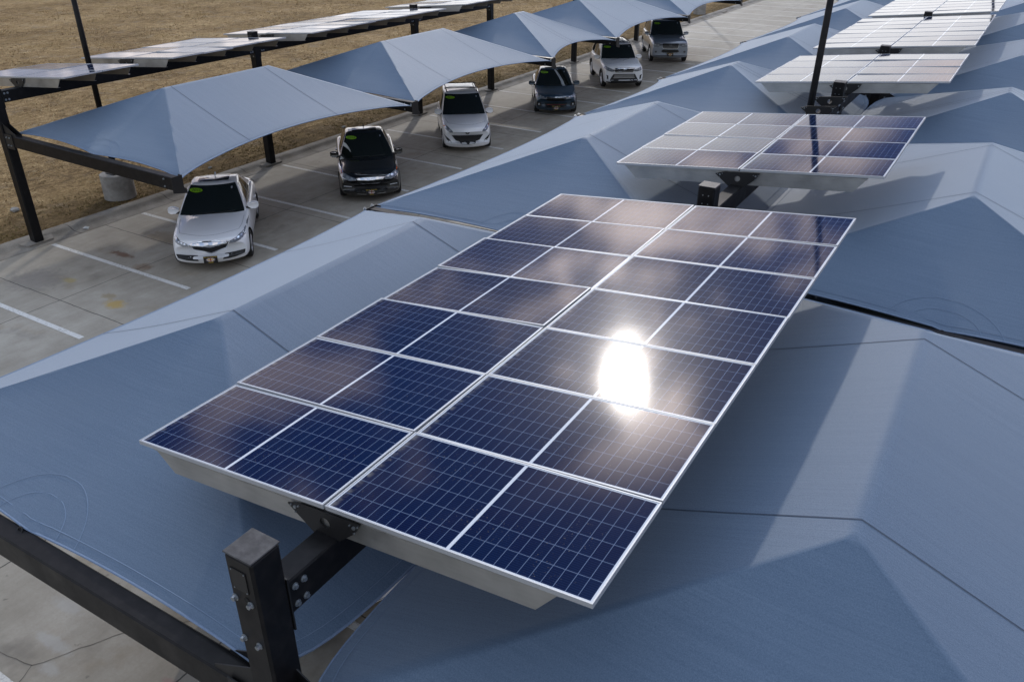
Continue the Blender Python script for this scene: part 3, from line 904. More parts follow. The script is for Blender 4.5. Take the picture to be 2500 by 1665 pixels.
    # ring and shackle at the middle of each hip hem, plates at the corners
    for f in ('front', 'back'):
        p = surf(f, .5, 1.0); d = -1 if f == 'front' else 1
        b = MB()
        for cz, cyy, rr_ in ((-.02, .035, .032), (-.06, .075, .026)):
            c = p + Vector((0, d * cyy, cz)); pr = None
            for k in range(17):
                a = 2 * math.pi * k / 16
                q = c + Vector((math.cos(a) * rr_, math.sin(a) * rr_ * .6, math.sin(a) * rr_ * .8))
                if pr is not None: b.cyl(pr, q, .007, n=6)
                pr = q
        b.build('shackle', M_BLK2, t)
    for cpt in (ci0, ci1, co0, co1):
        b = MB(); b.cyl(cpt + Vector((0, 0, -.02)), cpt + Vector((0, 0, .03)), .03, n=10); b.cyl(cpt + Vector((0, 0, .03)), cpt + Vector((0, 0, .05)), .016, n=6)
        b.build('corner_bolt', M_BOLT, t)
    return t

fl = ['over the white sedan, nearest on the left row', 'over the black sedan, second of the left row', 'near the dark blue sedan, narrow, third of the left row', 'near the white SUV, fourth of the left row', 'at the top edge above the silver SUV', 'sixth of the left row, beyond the top edge']
for i in range(5):
    canopy(0, 1, LP[i], LP[i + 1], 0.0, 'blue grey hipped fabric canopy ' + fl[i], 'canopies of the left row', i, i < 3)
fr_ = ['with the ring tied at the lower left', 'second from the camera', 'third from the camera, narrow', 'fourth from the camera', 'fifth from the camera', 'sixth from the camera', 'seventh from the camera']
for i in range(6):
    canopy(CX, -1, RP[i], RP[i + 1], .33, 'blue grey canopy left of the right posts, ' + fr_[i], 'canopies left of the right row posts', 20 + i, i < 3)
fr2 = ['nearest, filling the lower right corner', 'second, beyond the dark gap', 'third, narrow', 'fourth', 'fifth', 'sixth', 'seventh, at the top right corner']
for i in range(6):
    canopy(CX, 1, RP[i], RP[i + 1], .33, 'blue grey canopy right of the right posts, ' + fr2[i], 'canopies right of the right row posts', 40 + i, i < 3)

# ------------------------------------------------------------------ light poles
def light_pole(x, y, H, r, pier, lean, label, rt_=None):
    t = thing('light_pole', (x, y, 0), 0, label, 'light pole', 'tall dark light poles')
    b = MB(); z0 = pier[1] if pier else 0.0
    b.cyl((0, 0, z0), (lean[0] * (H - z0), lean[1] * (H - z0), H), r, r * .72, n=24, cap=True); b.build('pole', M_BLK, t, True)
    bp = MB(); bp.box(-.19, .19, -.19, .19, z0, z0 + .025); bp.build('base_plate', M_BLK2, t)
    if pier:
        c = MB(); c.cyl((0, 0, -.05), (0, 0, pier[1]), pier[0], pier[0] * .985, n=40); o = c.build('concrete_pier', M_PIER, t)
        md = o.modifiers.new('bev', 'BEVEL'); md.width = .02; md.segments = 2; md.limit_method = 'ANGLE'
    hd = MB(); hx, hy = lean[0] * (H - z0), lean[1] * (H - z0)
    hd.box(hx - .55, hx + .02, hy - .16, hy + .16, H - .02, H + .08, bev=.02); hd.build('lamp_head', M_BLK2, t)
    return t
light_pole(-1.19, 5.95, 8.2, .085, (.45, .80), (0.0, 0.0), 'slim dark lamp pole on a round concrete pier beside the left row')
light_pole(17.30, 9.6, 9.5, .078, None, (.018, 0.0), 'thick dark lamp pole standing between the second and third arrays')
light_pole(18.4, 42.0, 9.5, .078, None, (0.0, 0.0), 'distant lamp pole of the right row, seen only mirrored in the far arrays')
light_pole(-1.05, 55.0, 8.2, .085, (.45, .80), (0.0, 0.0), 'distant lamp pole whose pale concrete pier stands past the last canopy tip')

# ------------------------------------------------------------------ cars
def interp(keys, x):
    xs_ = [k[0] for k in keys]; ys_ = [k[1] for k in keys]
    if xs_[0] > xs_[-1]: xs_ = xs_[::-1]; ys_ = ys_[::-1]
    if x <= xs_[0]: return ys_[0]
    if x >= xs_[-1]: return ys_[-1]
    for i in range(len(xs_) - 1):
        if xs_[i] <= x <= xs_[i + 1]:
            t_ = (x - xs_[i]) / (xs_[i + 1] - xs_[i]); t_ = t_ * t_ * (3 - 2 * t_) * .5 + t_ * .5
            return ys_[i] + (ys_[i + 1] - ys_[i]) * t_
def text_mesh(s_, size, shear=0.0):
    c = bpy.data.curves.new('txt', 'FONT'); c.body = s_; c.size = size; c.align_x = 'CENTER'; c.align_y = 'CENTER'; c.shear = shear
    o = bpy.data.objects.new('txt', c); COL.objects.link(o)
    dg = bpy.context.evaluated_depsgraph_get(); me = bpy.data.meshes.new_from_object(o.evaluated_get(dg))
    V_ = [tuple(v.co) for v in me.vertices]; F_ = [tuple(p.vertices) for p in me.polygons]
    bpy.data.objects.remove(o); bpy.data.curves.remove(c); bpy.data.meshes.remove(me)
    return V_, F_

def build_car(sp):
    t = thing('car', (0, 0, 0))
    W = sp['W'] / 2; wb = sp['wb']; xf = wb / 2 + sp['fo']; xr_ = -wb / 2 - sp['ro']; R = sp['R']
    paint = sp['paint']
    hn, hh, hd = sp['nose'], sp['cowl_z'], sp['deck']
    xc = sp['cowl_x']; zb = sp['belt']
    gc = sp['clear']
    tops = [(xf, hn - .10), (xf - .10, hn), (xf - .45, hn + (hh - hn) * .55), (xc + .1, hh), (xc - .5, zb + .02), (xr_ + 1.0, hd), (xr_ + .25, hd - .01), (xr_ + .06, hd - .07), (xr_, hd - .16)]
    st = [0, .015, .05, .11, .2, .32, .48, .68, .9, 1.15, 1.45, 1.8, 2.2, 2.6, 3.0, 3.4, 3.7]
    Ltot = xf - xr_
    st = [s_ for s_ in st if s_ < Ltot - 1.0] + [Ltot - 1.0, Ltot - .75, Ltot - .5, Ltot - .3, Ltot - .15, Ltot - .06, Ltot]
    secs = []
    for s_ in st:
        x = xf - s_
        zt = interp(tops, x)
        fr = max(0, 1 - s_ / .95); rr_ = max(0, 1 - (Ltot - s_) / .8)
        wd = W * (1 - sp.get('taper', .11) * fr ** 2.0 - .09 * rr_ ** 2.2)
        zbot = gc + .10 * max(0, 1 - s_ / .10) + .10 * max(0, 1 - (Ltot - s_) / .3)
        end = max(0, 1 - s_ / .11)
        bow = sp.get('bow', .34) * fr ** 1.0 + .22 * rr_ * -1
        shoulder = sp.get('shoulder', .13)
        cab = 1.0 if xr_ + .6 < x < xc + .05 else 0.0
        cs = [(0, zt), (.30, zt - .004), (.56, zt - .018), (.76, zt - .045), (.885, zt - .085), (.955, zt - shoulder - .02), (.985, lerp(zt, gc, .42)), (1.0, lerp(zt, gc, .55)), (1.0, lerp(zt, gc, .70)), (.985, lerp(zt, gc, .84)), (.965, gc + .06), (.92, zbot), (.5, zbot - .01), (0, zbot - .01)]
        if cab: cs = [(0, zt - .02), (.30, zt - .02), (.56, zt - .02), (.76, zt - .02), (.90, zt - .02), (.955, zt - .07), (.985, lerp(zt, gc, .36)), (1.0, lerp(zt, gc, .52)), (1.0, lerp(zt, gc, .70)), (.985, lerp(zt, gc, .84)), (.965, gc + .06), (.92, zbot), (.5, zbot - .01), (0, zbot - .01)]
        sec = []
        for (k, z) in cs:
            if end > 0: z = lerp(z, lerp(gc + .16, zt - .06, (z - gc) / max(.01, zt - gc)), end * .55)
            xx = x - bow * (k ** 2.2) + (0 if end == 0 else -.10 * end * abs((z - lerp(gc, zt, .45)) / (zt - gc)) ** 2 * 2)
            sec.append((xx, k * wd, z))
        secs.append(sec)
    V_ = []; n = len(secs[0]); m_ = 2 * n - 2
    for sec in secs:
        V_ += sec + [(x, -y, z) for (x, y, z) in sec[-2:0:-1]]
    F_ = []
    for i in range(len(secs) - 1):
        for k in range(m_):
            a = i * m_ + k; b = i * m_ + (k + 1) % m_
            F_.append((a, b, b + m_, a + m_))
    for base, fl_ in ((0, True), ((len(secs) - 1) * m_, False)):   # end caps as quads between left and right halves
        idx = [base + k for k in range(m_)]
        for k in range(n - 1):
            a = idx[k]; b = idx[k + 1]; c = idx[(m_ - k - 1) % m_]; d = idx[(m_ - k) % m_]
            q = [a, d, c, b] if fl_ else [a, b, c, d]
            q2 = []
            for v in q:
                if v not in q2: q2.append(v)
            if len(q2) > 2: F_.append(tuple(q2))
    body = mk('body', V_, F_, [paint, M_WELL], t, True)
    md = body.modifiers.new('ss', 'SUBSURF'); md.levels = 1; md.render_levels = 1
    cut = []
    for xw in (wb / 2, -wb / 2):
        for s_ in (1, -1):
            c = MB(); c.cyl((xw, s_ * (W - .34), R + .01), (xw, s_ * (W + .2), R + .01), R * 1.13, n=36)
            co_ = c.build('cut', [paint, M_WELL], t)
            for p in co_.data.polygons: p.material_index = 1
            bo = body.modifiers.new('b', 'BOOLEAN'); bo.object = co_; bo.operation = 'DIFFERENCE'; bo.solver = 'EXACT'
            cut.append(co_)
    dg = bpy.context.evaluated_depsgraph_get()
    me = bpy.data.meshes.new_from_object(body.evaluated_get(dg)); body.modifiers.clear(); old = body.data; body.data = me; bpy.data.meshes.remove(old)
    for c in cut: bpy.data.objects.remove(c)
    for p in me.polygons: p.use_smooth = True
    # keep the wheel cut-outs crisp
    bm = bmesh.new(); bm.from_mesh(me)
    for e in bm.edges:
        if len(e.link_faces) == 2 and (e.link_faces[0].material_index != e.link_faces[1].material_index or e.link_faces[0].normal.angle(e.link_faces[1].normal, 0) > .7): e.smooth = False
    bm.to_mesh(me)
    bvh = BVHTree.FromBMesh(bm); bm.free()
    # greenhouse
    H = sp['H']; xrf, xrr, xrb = sp['roof_f'], sp['roof_r'], sp['rear_b']
    wbt = W * sp.get('cab_w', .90); wrf = W * sp.get('roof_w', .70)
    def cabx(h, front):
        if front: return lerp(xc + .04, xrf, h ** .92) 
        return lerp(xrb, xrr, h ** 1.0)
    def caby(h): return lerp(wbt, wrf, h ** 1.25)
    z0 = zb - .04
    def cabz(h): return lerp(z0, H - .045, h)
    def ring(h, wy_scale=1.0):
        pts = []
        a, b, y = cabx(h, True), cabx(h, False), caby(h)
        N = 12
        fb_ = sp.get('wbow', .16); z = cabz(h)
        for k in range(N):            # front, right (-y) to left (+y)
            q = -1 + 2 * k / N; pts.append((a - fb_ * abs(q) ** 2.4, q * y, z))
        for k in range(N):            # left side going back
            q = k / N; xx = lerp(a - fb_, b + .08, q); pts.append((xx, y * (1 - .05 * abs(2 * q - .9) ** 2), z))
        for k in range(N):
            q = 1 - 2 * k / N; pts.append((b + .08 * abs(q) ** 2.4, q * y * .95, z))
        for k in range(N):
            q = 1 - k / N; xx = lerp(a - fb_, b + .08, q); pts.append((xx, -y * (1 - .05 * abs(2 * q - .9) ** 2), z))
        return pts
    hs = [0, .25, .5, .75, .9, .97]
    rings = [ring(h) for h in hs]
    cx_ = (cabx(1, True) + cabx(1, False)) / 2
    top = ring(1.0)
    for sc_, dzc in ((.965, .018), (.85, .034), (.6, .043), (.3, .046)):
        rings.append([(cx_ + (x - cx_) * (1 - (1 - sc_) * .75), y * sc_, H - .045 + dzc - (0.035 * max(0, (cx_ - x) / (abs(xrr - xrf)) * 2) ** 2 if sp.get('fast') else 0)) for (x, y, z) in top])
    V_ = []; F_ = []
    for rg in rings: V_ += rg
    N4 = 48
    for i in range(len(rings) - 1):
        for k in range(N4):
            F_.append((i * N4 + k, i * N4 + (k + 1) % N4, (i + 1) * N4 + (k + 1) % N4, (i + 1) * N4 + k))
    F_.append(tuple((len(rings) - 1) * N4 + k for k in range(N4)))
    roof = mk('roof', V_, F_, paint, t, True)
    bm2 = bmesh.new(); bm2.from_mesh(roof.data); bvh2 = BVHTree.FromBMesh(bm2); bm2.free()
    def ray(o_, d, both=False):
        best = None
        for bv in (bvh, bvh2):
            h = bv.ray_cast(Vector(o_), Vector(d))
            if h[0] is not None and (best is None or h[3] < best[1]): best = (h[0], h[3])
        return best[0] if best else None
    def proj(axis, u, v, off):
        """axis 'f' front view (y,z); 't' top view (x,y); 'l'/'r' side views (x,z)"""
        o_, d = {'f': ((6, u, v), (-1, 0, 0)), 't': ((u, v, 6), (0, 0, -1)), 'l': ((u, 6, v), (0, -1, 0)), 'r': ((u, -6, v), (0, 1, 0))}[axis]
        h = ray(o_, d)
        if h is None: return None
        return h - Vector(d) * off
    def patch(name, axis, poly, mat, par, off=.006, rings_=6, res=.035):
        off += .006
        out = []
        for i in range(len(poly)):
            a, b = poly[i], poly[(i + 1) % len(poly)]; k = max(1, int(math.dist(a, b) / res))
            for j in range(k): out.append((lerp(a[0], b[0], j / k), lerp(a[1], b[1], j / k)))
        cx0 = sum(p[0] for p in out) / len(out); cy0 = sum(p[1] for p in out) / len(out)
        V_ = []; ok = True; N = len(out)
        for rgi in range(rings_):
            f_ = 1 - rgi / rings_
            for p in out:
                q = proj(axis, cx0 + (p[0] - cx0) * f_, cy0 + (p[1] - cy0) * f_, off)
                if q is None:
                    for g_ in (.97, .94, .9, .8, .6, .4):
                        q = proj(axis, cx0 + (p[0] - cx0) * f_ * g_, cy0 + (p[1] - cy0) * f_ * g_, off)
                        if q is not None: break
                if q is None: return None
                V_.append(q)
        q = proj(axis, cx0, cy0, off); V_.append(q if q is not None else V_[-1])
        F_ = []
        for rgi in range(rings_ - 1):
            for k in range(N): F_.append((rgi * N + k, rgi * N + (k + 1) % N, (rgi + 1) * N + (k + 1) % N, (rgi + 1) * N + k))
        for k in range(N): F_.append(((rings_ - 1) * N + k, (rings_ - 1) * N + (k + 1) % N, rings_ * N))
        return mk(name, V_, F_, mat, par, True)
    def line(name, axis, pts, wd, mat, par, off=.004):
        out = []
        for a, b in zip(pts[:-1], pts[1:]):
            k = max(2, int(math.dist(a, b) / .06))
            for j in range(k): out.append((lerp(a[0], b[0], j / k), lerp(a[1], b[1], j / k)))
        out.append(pts[-1]); V_ = []; F_ = []
        P3 = []
        for i, p in enumerate(out):
            a = out[max(i - 1, 0)]; b = out[min(i + 1, len(out) - 1)]
            dx, dy = b[0] - a[0], b[1] - a[1]; l = math.hypot(dx, dy) or 1; nx_, ny_ = -dy / l * wd / 2, dx / l * wd / 2
            q1 = proj(axis, p[0] + nx_, p[1] + ny_, off); q2 = proj(axis, p[0] - nx_, p[1] - ny_, off)
            if q1 is None or q2 is None: continue
            P3.append((q1, q2))
        for i, (a, b) in enumerate(P3):
            V_ += [a, b]
            if i: F_.append((2 * i - 2, 2 * i - 1, 2 * i + 1, 2 * i))
        if F_: return mk(name, V_, F_, mat, par, True)
    def stamp(name, axis, V2, F2, cu, cv_, mat, par, off=.008, rot=0.0, mir=1):
        V_ = []
        c, s_ = math.cos(rot), math.sin(rot)
        for v in V2:
            u = cu + mir * (v[0] * c - v[1] * s_); w_ = cv_ + v[0] * s_ + v[1] * c
            q = proj(axis, u, w_, off)
            if q is None: return None
            V_.append(q)
        return mk(name, V_, F2, mat, par)
    def both(poly): return [poly, [(-p[0], p[1]) for p in poly]]
    # glass
    def glass(name, seg, a, b, h0, h1, bv=.5):
        nseg, nh = 14, 8; V_ = []
        for i in range(nh + 1):
            h = lerp(h0, h1, i / nh)
            rg = ring(h)
            for j in range(nseg + 1):
                q = lerp(a, b, j / nseg)
                k = seg * 12 + q * 12; k0 = int(math.floor(k)); fr = k - k0
                p = Vector(rg[k0 % 48]).lerp(Vector(rg[(k0 + 1) % 48]), fr)
                V_.append(p)
        cen = Vector((0, 0, H * .6)); Vn = []
        for i in range(nh + 1):
            for j in range(nseg + 1):
                ii = i * (nseg + 1) + j
                du = V_[i * (nseg + 1) + min(j + 1, nseg)] - V_[i * (nseg + 1) + max(j - 1, 0)]
                dv = V_[min(i + 1, nh) * (nseg + 1) + j] - V_[max(i - 1, 0) * (nseg + 1) + j]
                nn = du.cross(dv).normalized()
                if nn.dot(V_[ii] - cen) < 0: nn = -nn
                Vn.append(V_[ii] + nn * .007)
        F_ = [(i * (nseg + 1) + j, i * (nseg + 1) + j + 1, (i + 1) * (nseg + 1) + j + 1, (i + 1) * (nseg + 1) + j) for i in range(nh) for j in range(nseg)]
        return mk(name, Vn, F_, M_GLASS, t, True)
    ws = glass('windshield', 0, .02, .98, .05, .985)
    glass('rear_window', 2, .08, .92, .22, .90)
    for sg, rv in ((1, False), (3, True)):
        for (a, b) in sp['windows']:
            if rv: a, b = 1 - b, 1 - a
            glass('side_window', sg, a, b, .12, .90)
    # mirrors
    for s_ in (1, -1):
        mx, mz = xc - .42, zb + .06
        b = MB(); wy = W * .93
        V0 = []
        for (xx, yy, zz_) in ((.07, 0, .02), (.1, .08, .05), (.1, .17, .055), (.06, .225, .03), (.06, .225, -.045), (.09, .17, -.07), (.09, .07, -.065), (.07, 0, -.02)):
            V0.append((mx + xx, s_ * (wy + yy), mz + zz_))
        V1 = [(mx - .05 + (.02 if i in (0, 7) else 0), v[1], mz + (v[2] - mz) * .95) for i, v in enumerate(V0)]
        FF = [tuple(range(8)), tuple(range(15, 7, -1))] + [(k, (k + 1) % 8, 8 + (k + 1) % 8, 8 + k) for k in range(8)]
        mo = mk('mirror', V0 + V1, FF, sp.get('mirror_mat', paint), t, True)
        bv_ = mo.modifiers.new('bev', 'BEVEL'); bv_.width = .03; bv_.segments = 3
        g = MB(); g.box(mx - .03, mx + .06, min(s_ * (wy - .08), s_ * (wy + .14)), max(s_ * (wy - .08), s_ * (wy + .14)), mz - .10, mz - .06); g.build('mirror_foot', M_PLAS, mo)
    # wheels
    tv = []; 
    def wheel_mesh():
        Rm = MB(); prof_ = [(-.10, R * .62), (-.105, R * .9), (-.085, R * .98), (-.05, R), (.05, R), (.085, R * .98), (.105, R * .9), (.10, R * .68), (.085, R * .66)]
        N = 36; V_ = []; F_ = []
        for k in range(N):
            a = 2 * math.pi * k / N
            for (y, r_) in prof_: V_.append((r_ * math.cos(a), y, r_ * math.sin(a)))
        P_ = len(prof_)
        for k in range(N):
            for j in range(P_ - 1): F_.append((k * P_ + j, ((k + 1) % N) * P_ + j, ((k + 1) % N) * P_ + j + 1, k * P_ + j + 1))
        ty = mk('tyre', V_, F_, M_TYRE, None, True)
        rb = MB(); V_ = []; F_ = []
        for k in range(N):
            a = 2 * math.pi * k / N
            for (y, r_) in ((.088, R * .67), (.095, R * .66), (.075, R * .60), (.0, R * .58), (-.02, R * .10)): V_.append((r_ * math.cos(a), y, r_ * math.sin(a)))
        for k in range(N):
            for j in range(4): F_.append((k * 5 + j, ((k + 1) % N) * 5 + j, ((k + 1) % N) * 5 + j + 1, k * 5 + j + 1))
        rb.add(V_, F_)
        for k in range(5):
            a = 2 * math.pi * k / 5
            for da in (-.16, .16):
                c1, s1 = math.cos(a + da * .4), math.sin(a + da * .4); c2, s2 = math.cos(a + da), math.sin(a + da)
                p0 = Vector((c1 * R * .10, .07, s1 * R * .10)); p1 = Vector((c2 * R * .64, .085, s2 * R * .64)); rb.cyl(p0, p1, .022, .017, n=6)
        rb.cyl((0, .02, 0), (0, .09, 0), R * .16, R * .13, n=16)
        ri = rb.build('rim', M_RIM)
        di = MB(); di.cyl((0, -.03, 0), (0, .0, 0), R * .56, n=24); dd = di.build('brake_disc', M_PLAS)
        return ty, ri, dd
    ty, ri, dd = wheel_mesh()
    first = True
    for xw in (wb / 2, -wb / 2):
        for s_ in (1, -1):
            e = bpy.data.objects.new('wheel', None); COL.objects.link(e); e.parent = t
            e.location = (xw, s_ * (W - .125), R); e.rotation_euler = (0, 0, 0 if s_ > 0 else math.pi)
            for src in (ty, ri, dd):
                c = src if first else src.copy()
                if not first: COL.objects.link(c)
                c.parent = e
            first = False
    # hood shut line, door lines
    hx = xf - .16
    if paint != P_BLACK:
        line('panel_gap', 't', [(hx - .14 - .34 * q * q, q * W * .74) for q in [-1 + k / 6 for k in range(13)]], .007, M_GAPL, body)
    for s_ in (1, -1):
        line('panel_gap', 't', [(hx - .48, s_ * W * .74), (hx - .8, s_ * W * .80), (xc + .06, s_ * W * .83)], .006, M_GAPL, body)
        ax_ = 'l' if s_ > 0 else 'r'
        for xd in sp['doors']:
            line('panel_gap', ax_, [(xd, gc + .1), (xd + .02, .5), (xd, zb - .06)], .010, M_SEAMC, body)
        line('panel_gap', ax_, [(sp['doors'][0], gc + .10), (sp['doors'][-1], gc + .10)], .010, M_SEAMC, body)
        for xd in sp['doors'][1:]:
            p = proj(ax_, xd + .14, zb - .16, 0)
            if p:
                b = MB(); b.box(p.x - .10, p.x + .10, min(p.y, p.y + s_ * .035), max(p.y, p.y + s_ * .035), p.z - .014, p.z + .014, bev=.006); b.build('door_handle', M_CHROME if sp.get('chrome_handles') else paint, t)
        # sill trim and tail lamp
        if sp.get('clad'):
            for xw in (wb / 2, -wb / 2):
                pts = [(xw + R * 1.13 * math.cos(a), R + .01 + R * 1.16 * math.sin(a)) for a in [math.pi * k / 14 for k in range(15)]]
                line('arch_trim', ax_, [(p[0], max(p[1], gc + .05)) for p in pts], .045, M_PLAS, body, .008)
        patch('tail_lamp', ax_, [(xr_ + .22, hd - .14), (xr_ + .42, hd - .12), (xr_ + .30, hd - .27), (xr_ + .22, hd - .27)], M_RED, body)
    # plate
    if not sp.get('noplate'):
        px_, pz_ = 0.0, sp['plate_z']
        p = max((proj('f', yy, pz_ + dz, .02) for yy in (-.15, 0, .15) for dz in (-.08, 0, .08)), key=lambda q: q.x)
        pl = MB(); pl.box(p.x - .006, p.x + .006, -.16, .16, pz_ - .085, pz_ + .085, bev=.002); plo = pl.build('licence_plate', M_PLATE, t)
        fx_ = p.x + .0075
        def flat(name, V2, F2, cy_, cz_, mat, par, dx=0.0): return mk(name, [(fx_ + dx, cy_ + v[0], cz_ + v[1]) for v in V2], F2, mat, par)
        tv_, tf_ = text_mesh('KEN OF LOVELAND', .037); flat('lettering', tv_, tf_, 0, pz_ + .064, M_YEL, plo)
        el = [(.10 * math.cos(a), .047 * math.sin(a)) for a in [2 * math.pi * k / 28 for k in range(28)]]
        flat('oval_badge', [(a, b) for a, b in el], [tuple(range(28))], 0, pz_, M_OVAL, plo)
        for k in range(12):
            a = 2 * math.pi * k / 12 + .2
            q = [(.088 * math.cos(a) - .007, .040 * math.sin(a) - .006), (.088 * math.cos(a) + .007, .040 * math.sin(a) - .006), (.088 * math.cos(a) + .007, .040 * math.sin(a) + .006), (.088 * math.cos(a) - .007, .040 * math.sin(a) + .006)]
            flat('oval_mark', q, [(0, 1, 2, 3)], 0, pz_, M_INK, plo, .001)
        flat('oval_band', [(-.062, -.014), (.062, -.014), (.062, .014), (-.062, .014)], [(0, 1, 2, 3)], 0, pz_ + .004, M_YEL, plo, .0015)
        flat('oval_stripe', [(-.011, -.045), (.011, -.045), (.011, .045), (-.011, .045)], [(0, 1, 2, 3)], 0, pz_, M_REDI, plo, .002)
        flat('lettering', [(-.055, -.006), (.055, -.006), (.055, .006), (-.055, .006)], [(0, 1, 2, 3)], 0, pz_ - .066, M_YEL, plo)
    # year sticker on the upper corner of the windscreen (viewer's left)
    zs_ = cabz(sp.get('st_h', .82)); ysx = -caby(.82) * .66
    el = [(.165 * math.cos(a), .036 * math.sin(a)) for a in [2 * math.pi * k / 28 for k in range(28)]]
    def wproj(V2, cy_, cz_, off, name, F2, mat, par):
        V_ = []
        for v in V2:
            q = proj('f', cy_ + v[0], cz_ + v[1], 0)
            if q is None: return None
            V_.append(q + Vector((.012 + off, 0, .012 + off)))
        return mk(name, V_, F2, mat, par)
    stc = wproj([(0, 0)] + el, ysx, zs_, 0.002, 'year_sticker', [(0, 1 + k, 1 + (k + 1) % 28) for k in range(28)], M_LIME, t)
    tv_, tf_ = text_mesh(sp['year'], .115, .3)
    wproj([(v[0], v[1] * .50) for v in tv_], ysx, zs_ - .003, 0.006, 'lettering', tf_, M_INK, stc)
    wproj([(-.018, -.02), (.018, -.02), (.018, .02), (-.018, .02)], caby(.84) * .74, zs_ + .01, .003, 'small_sticker', [(0, 1, 2, 3)], M_LED, t)
    # headlamps
    for poly in both(sp['lamp']):
        lo = patch('headlight', 'f', poly, M_LAMP, t, .006)
        if not lo: continue
        cy_ = sum(p[0] for p in poly) / len(poly); cz_ = sum(p[1] for p in poly) / len(poly)
        sg = 1 if cy_ > 0 else -1
        for (dy, dz, rw, rh) in sp['leds']:
            q = [(cy_ + sg * dy + rw * math.cos(a), cz_ + dz + rh * math.sin(a)) for a in [2 * math.pi * k / 8 for k in range(8)]]
            patch('lamp_unit', 'f', q, M_LED, lo, .012, 2)
        if sp.get('amber'):
            dy, dz = sp['amber']; q = [(cy_ + sg * dy - .03, cz_ + dz - .02), (cy_ + sg * dy + .03, cz_ + dz - .01), (cy_ + sg * dy + .025, cz_ + dz + .03), (cy_ + sg * dy - .02, cz_ + dz + .015)]
            patch('amber_lamp', 'f', q, M_AMB, lo, .012, 2)
        line('lamp_rim', 'f', list(poly) + [poly[0]], .012, M_CHROME if sp.get('lamp_chrome') else M_PLAS, lo, .009)
    # front openings and trim
    for (nm, poly, mat, off) in sp['front']:
        if nm.split('_')[0] in ('lower', 'fog', 'smiling'): off += .026
        patch(nm, 'f', poly, mat, t, off)
        if nm in sp.get('mirrored', ()): patch(nm, 'f', [(-p[0], p[1]) for p in poly], mat, t, off)
    for (nm, pts, wd, mat, off, mir) in sp['trim']:
        if nm in ('grille_slat', 'fog_lamp', 'red_strip'): off += .028
        line(nm, 'f', pts, wd, mat, t, off)
        if mir: line(nm, 'f', [(-p[0], p[1]) for p in pts], wd, mat, t, off)
    for (nm, pts, wd, mat) in sp['emblem']:
        line(nm, 'f', pts, wd, mat, t, .022)
    # roof details
    for (poly, mat) in sp.get('top', []): patch('sunroof', 't', poly, mat, t, .005)
    if sp.get('fin'):
        b = MB(); fx0 = xrr + .12; zz_ = H - .01
        b.prism([(0, 0), (.16, 0), (.03, .075)], lambda u, v: (fx0 + u, -.018, zz_ + v), lambda u, v: (fx0 + u, .018, zz_ + v)); b.build('antenna', paint if paint != P_BLACK else M_PLAS, t)
    if sp.get('rails'):
        for s_ in (1, -1):
            b = MB(); pts = [(xrf - .15, s_ * wrf * .84, H - .0), (xrf - .28, s_ * wrf * .86, H + .045), (cx_, s_ * wrf * .88, H + .055), (xrr + .30, s_ * wrf * .86, H + .045), (xrr + .16, s_ * wrf * .84, H - .0)]
            b.tube(pts, .017, 8); b.build('roof_rail', sp['rails'], t)
        for xb in sp.get('bars', ()):
            b = MB(); b.tube([(xb, -wrf * .95, H + .07), (xb, wrf * .95, H + .07)], .016, 8); b.build('roof_bar', M_PLAS, t)
    # wipers
    for y0_, y1_ in ((-.45, .05), (.05, .55)):
        a = proj('f', y0_, cabz(.10), .02); bq = proj('f', y1_, cabz(.13), .02)
        if a and bq:
            b = MB(); b.tube([a, bq], .008, 6); b.build('wiper', M_PLAS, t)
    # fine chrome or dark belt line beside the side windows
    return t

ell = lambda cx0, cy0, a, b, n=14: [(cx0 + a * math.cos(2 * math.pi * k / n), cy0 + b * math.sin(2 * math.pi * k / n)) for k in range(n)]
circ = lambda cx0, cy0, r_, n=14: ell(cx0, cy0, r_, r_, n) + [(cx0 + r_, cy0)]
sedan = dict(W=1.85, wb=2.78, fo=.95, ro=1.10, R=.335, nose=.80, cowl_z=.93, deck=1.01, cowl_x=.78, belt=.92, clear=.20, H=1.425, roof_f=-.22, roof_r=-1.15, rear_b=-1.98, roof_w=.625, windows=[(.16, .44), (.48, .76)], doors=[.86, -.22, -1.12], plate_z=.33, fin=True, fast=True)
S1 = dict(sedan, paint=P_WHITE, year='2016', lamp=[(.47, .66), (.60, .65), (.83, .725), (.865, .82), (.80, .80), (.60, .74), (.49, .705)], leds=[(-.12, -.02, .026, .02), (-.05, -.003, .026, .02), (.02, .015, .026, .02), (.09, .035, .026, .02), (.15, .055, .022, .018)],
          front=[('upper_grille', [(-.46, .70), (-.36, .50), (0, .39), (.36, .50), (.46, .70), (.2, .765), (-.2, .765)], M_PLAS, .006), ('grille_bar', [(-.44, .70), (-.33, .60), (0, .525), (.33, .60), (.44, .70), (.2, .752), (-.2, .752)], M_CHROME, .016),
                 ('lower_intake', [(.27, .30), (.31, .36), (.55, .385), (.80, .43), (.78, .34), (.55, .30)], M_PLAS, .006)], mirrored=('lower_intake',),
          trim=[('grille_rim', [(-.47, .705), (-.36, .495), (0, .38), (.36, .495), (.47, .705), (.2, .77), (-.2, .77), (-.47, .705)], .016, M_CHROME, .022, False)],
          emblem=[('emblem', ell(0, .63, .065, .062) + [(.065, .63)], .013, M_PLAS), ('emblem', [(-.036, .585), (0, .69), (.036, .585)], .016, M_PLAS), ('emblem', [(-.02, .62), (.02, .62)], .010, M_PLAS)],
          top=[([(-.42, -.38), (-.39, 0), (-.42, .38), (-.74, .38), (-.76, 0), (-.74, -.38)], M_GLASS)], lamp_chrome=False)
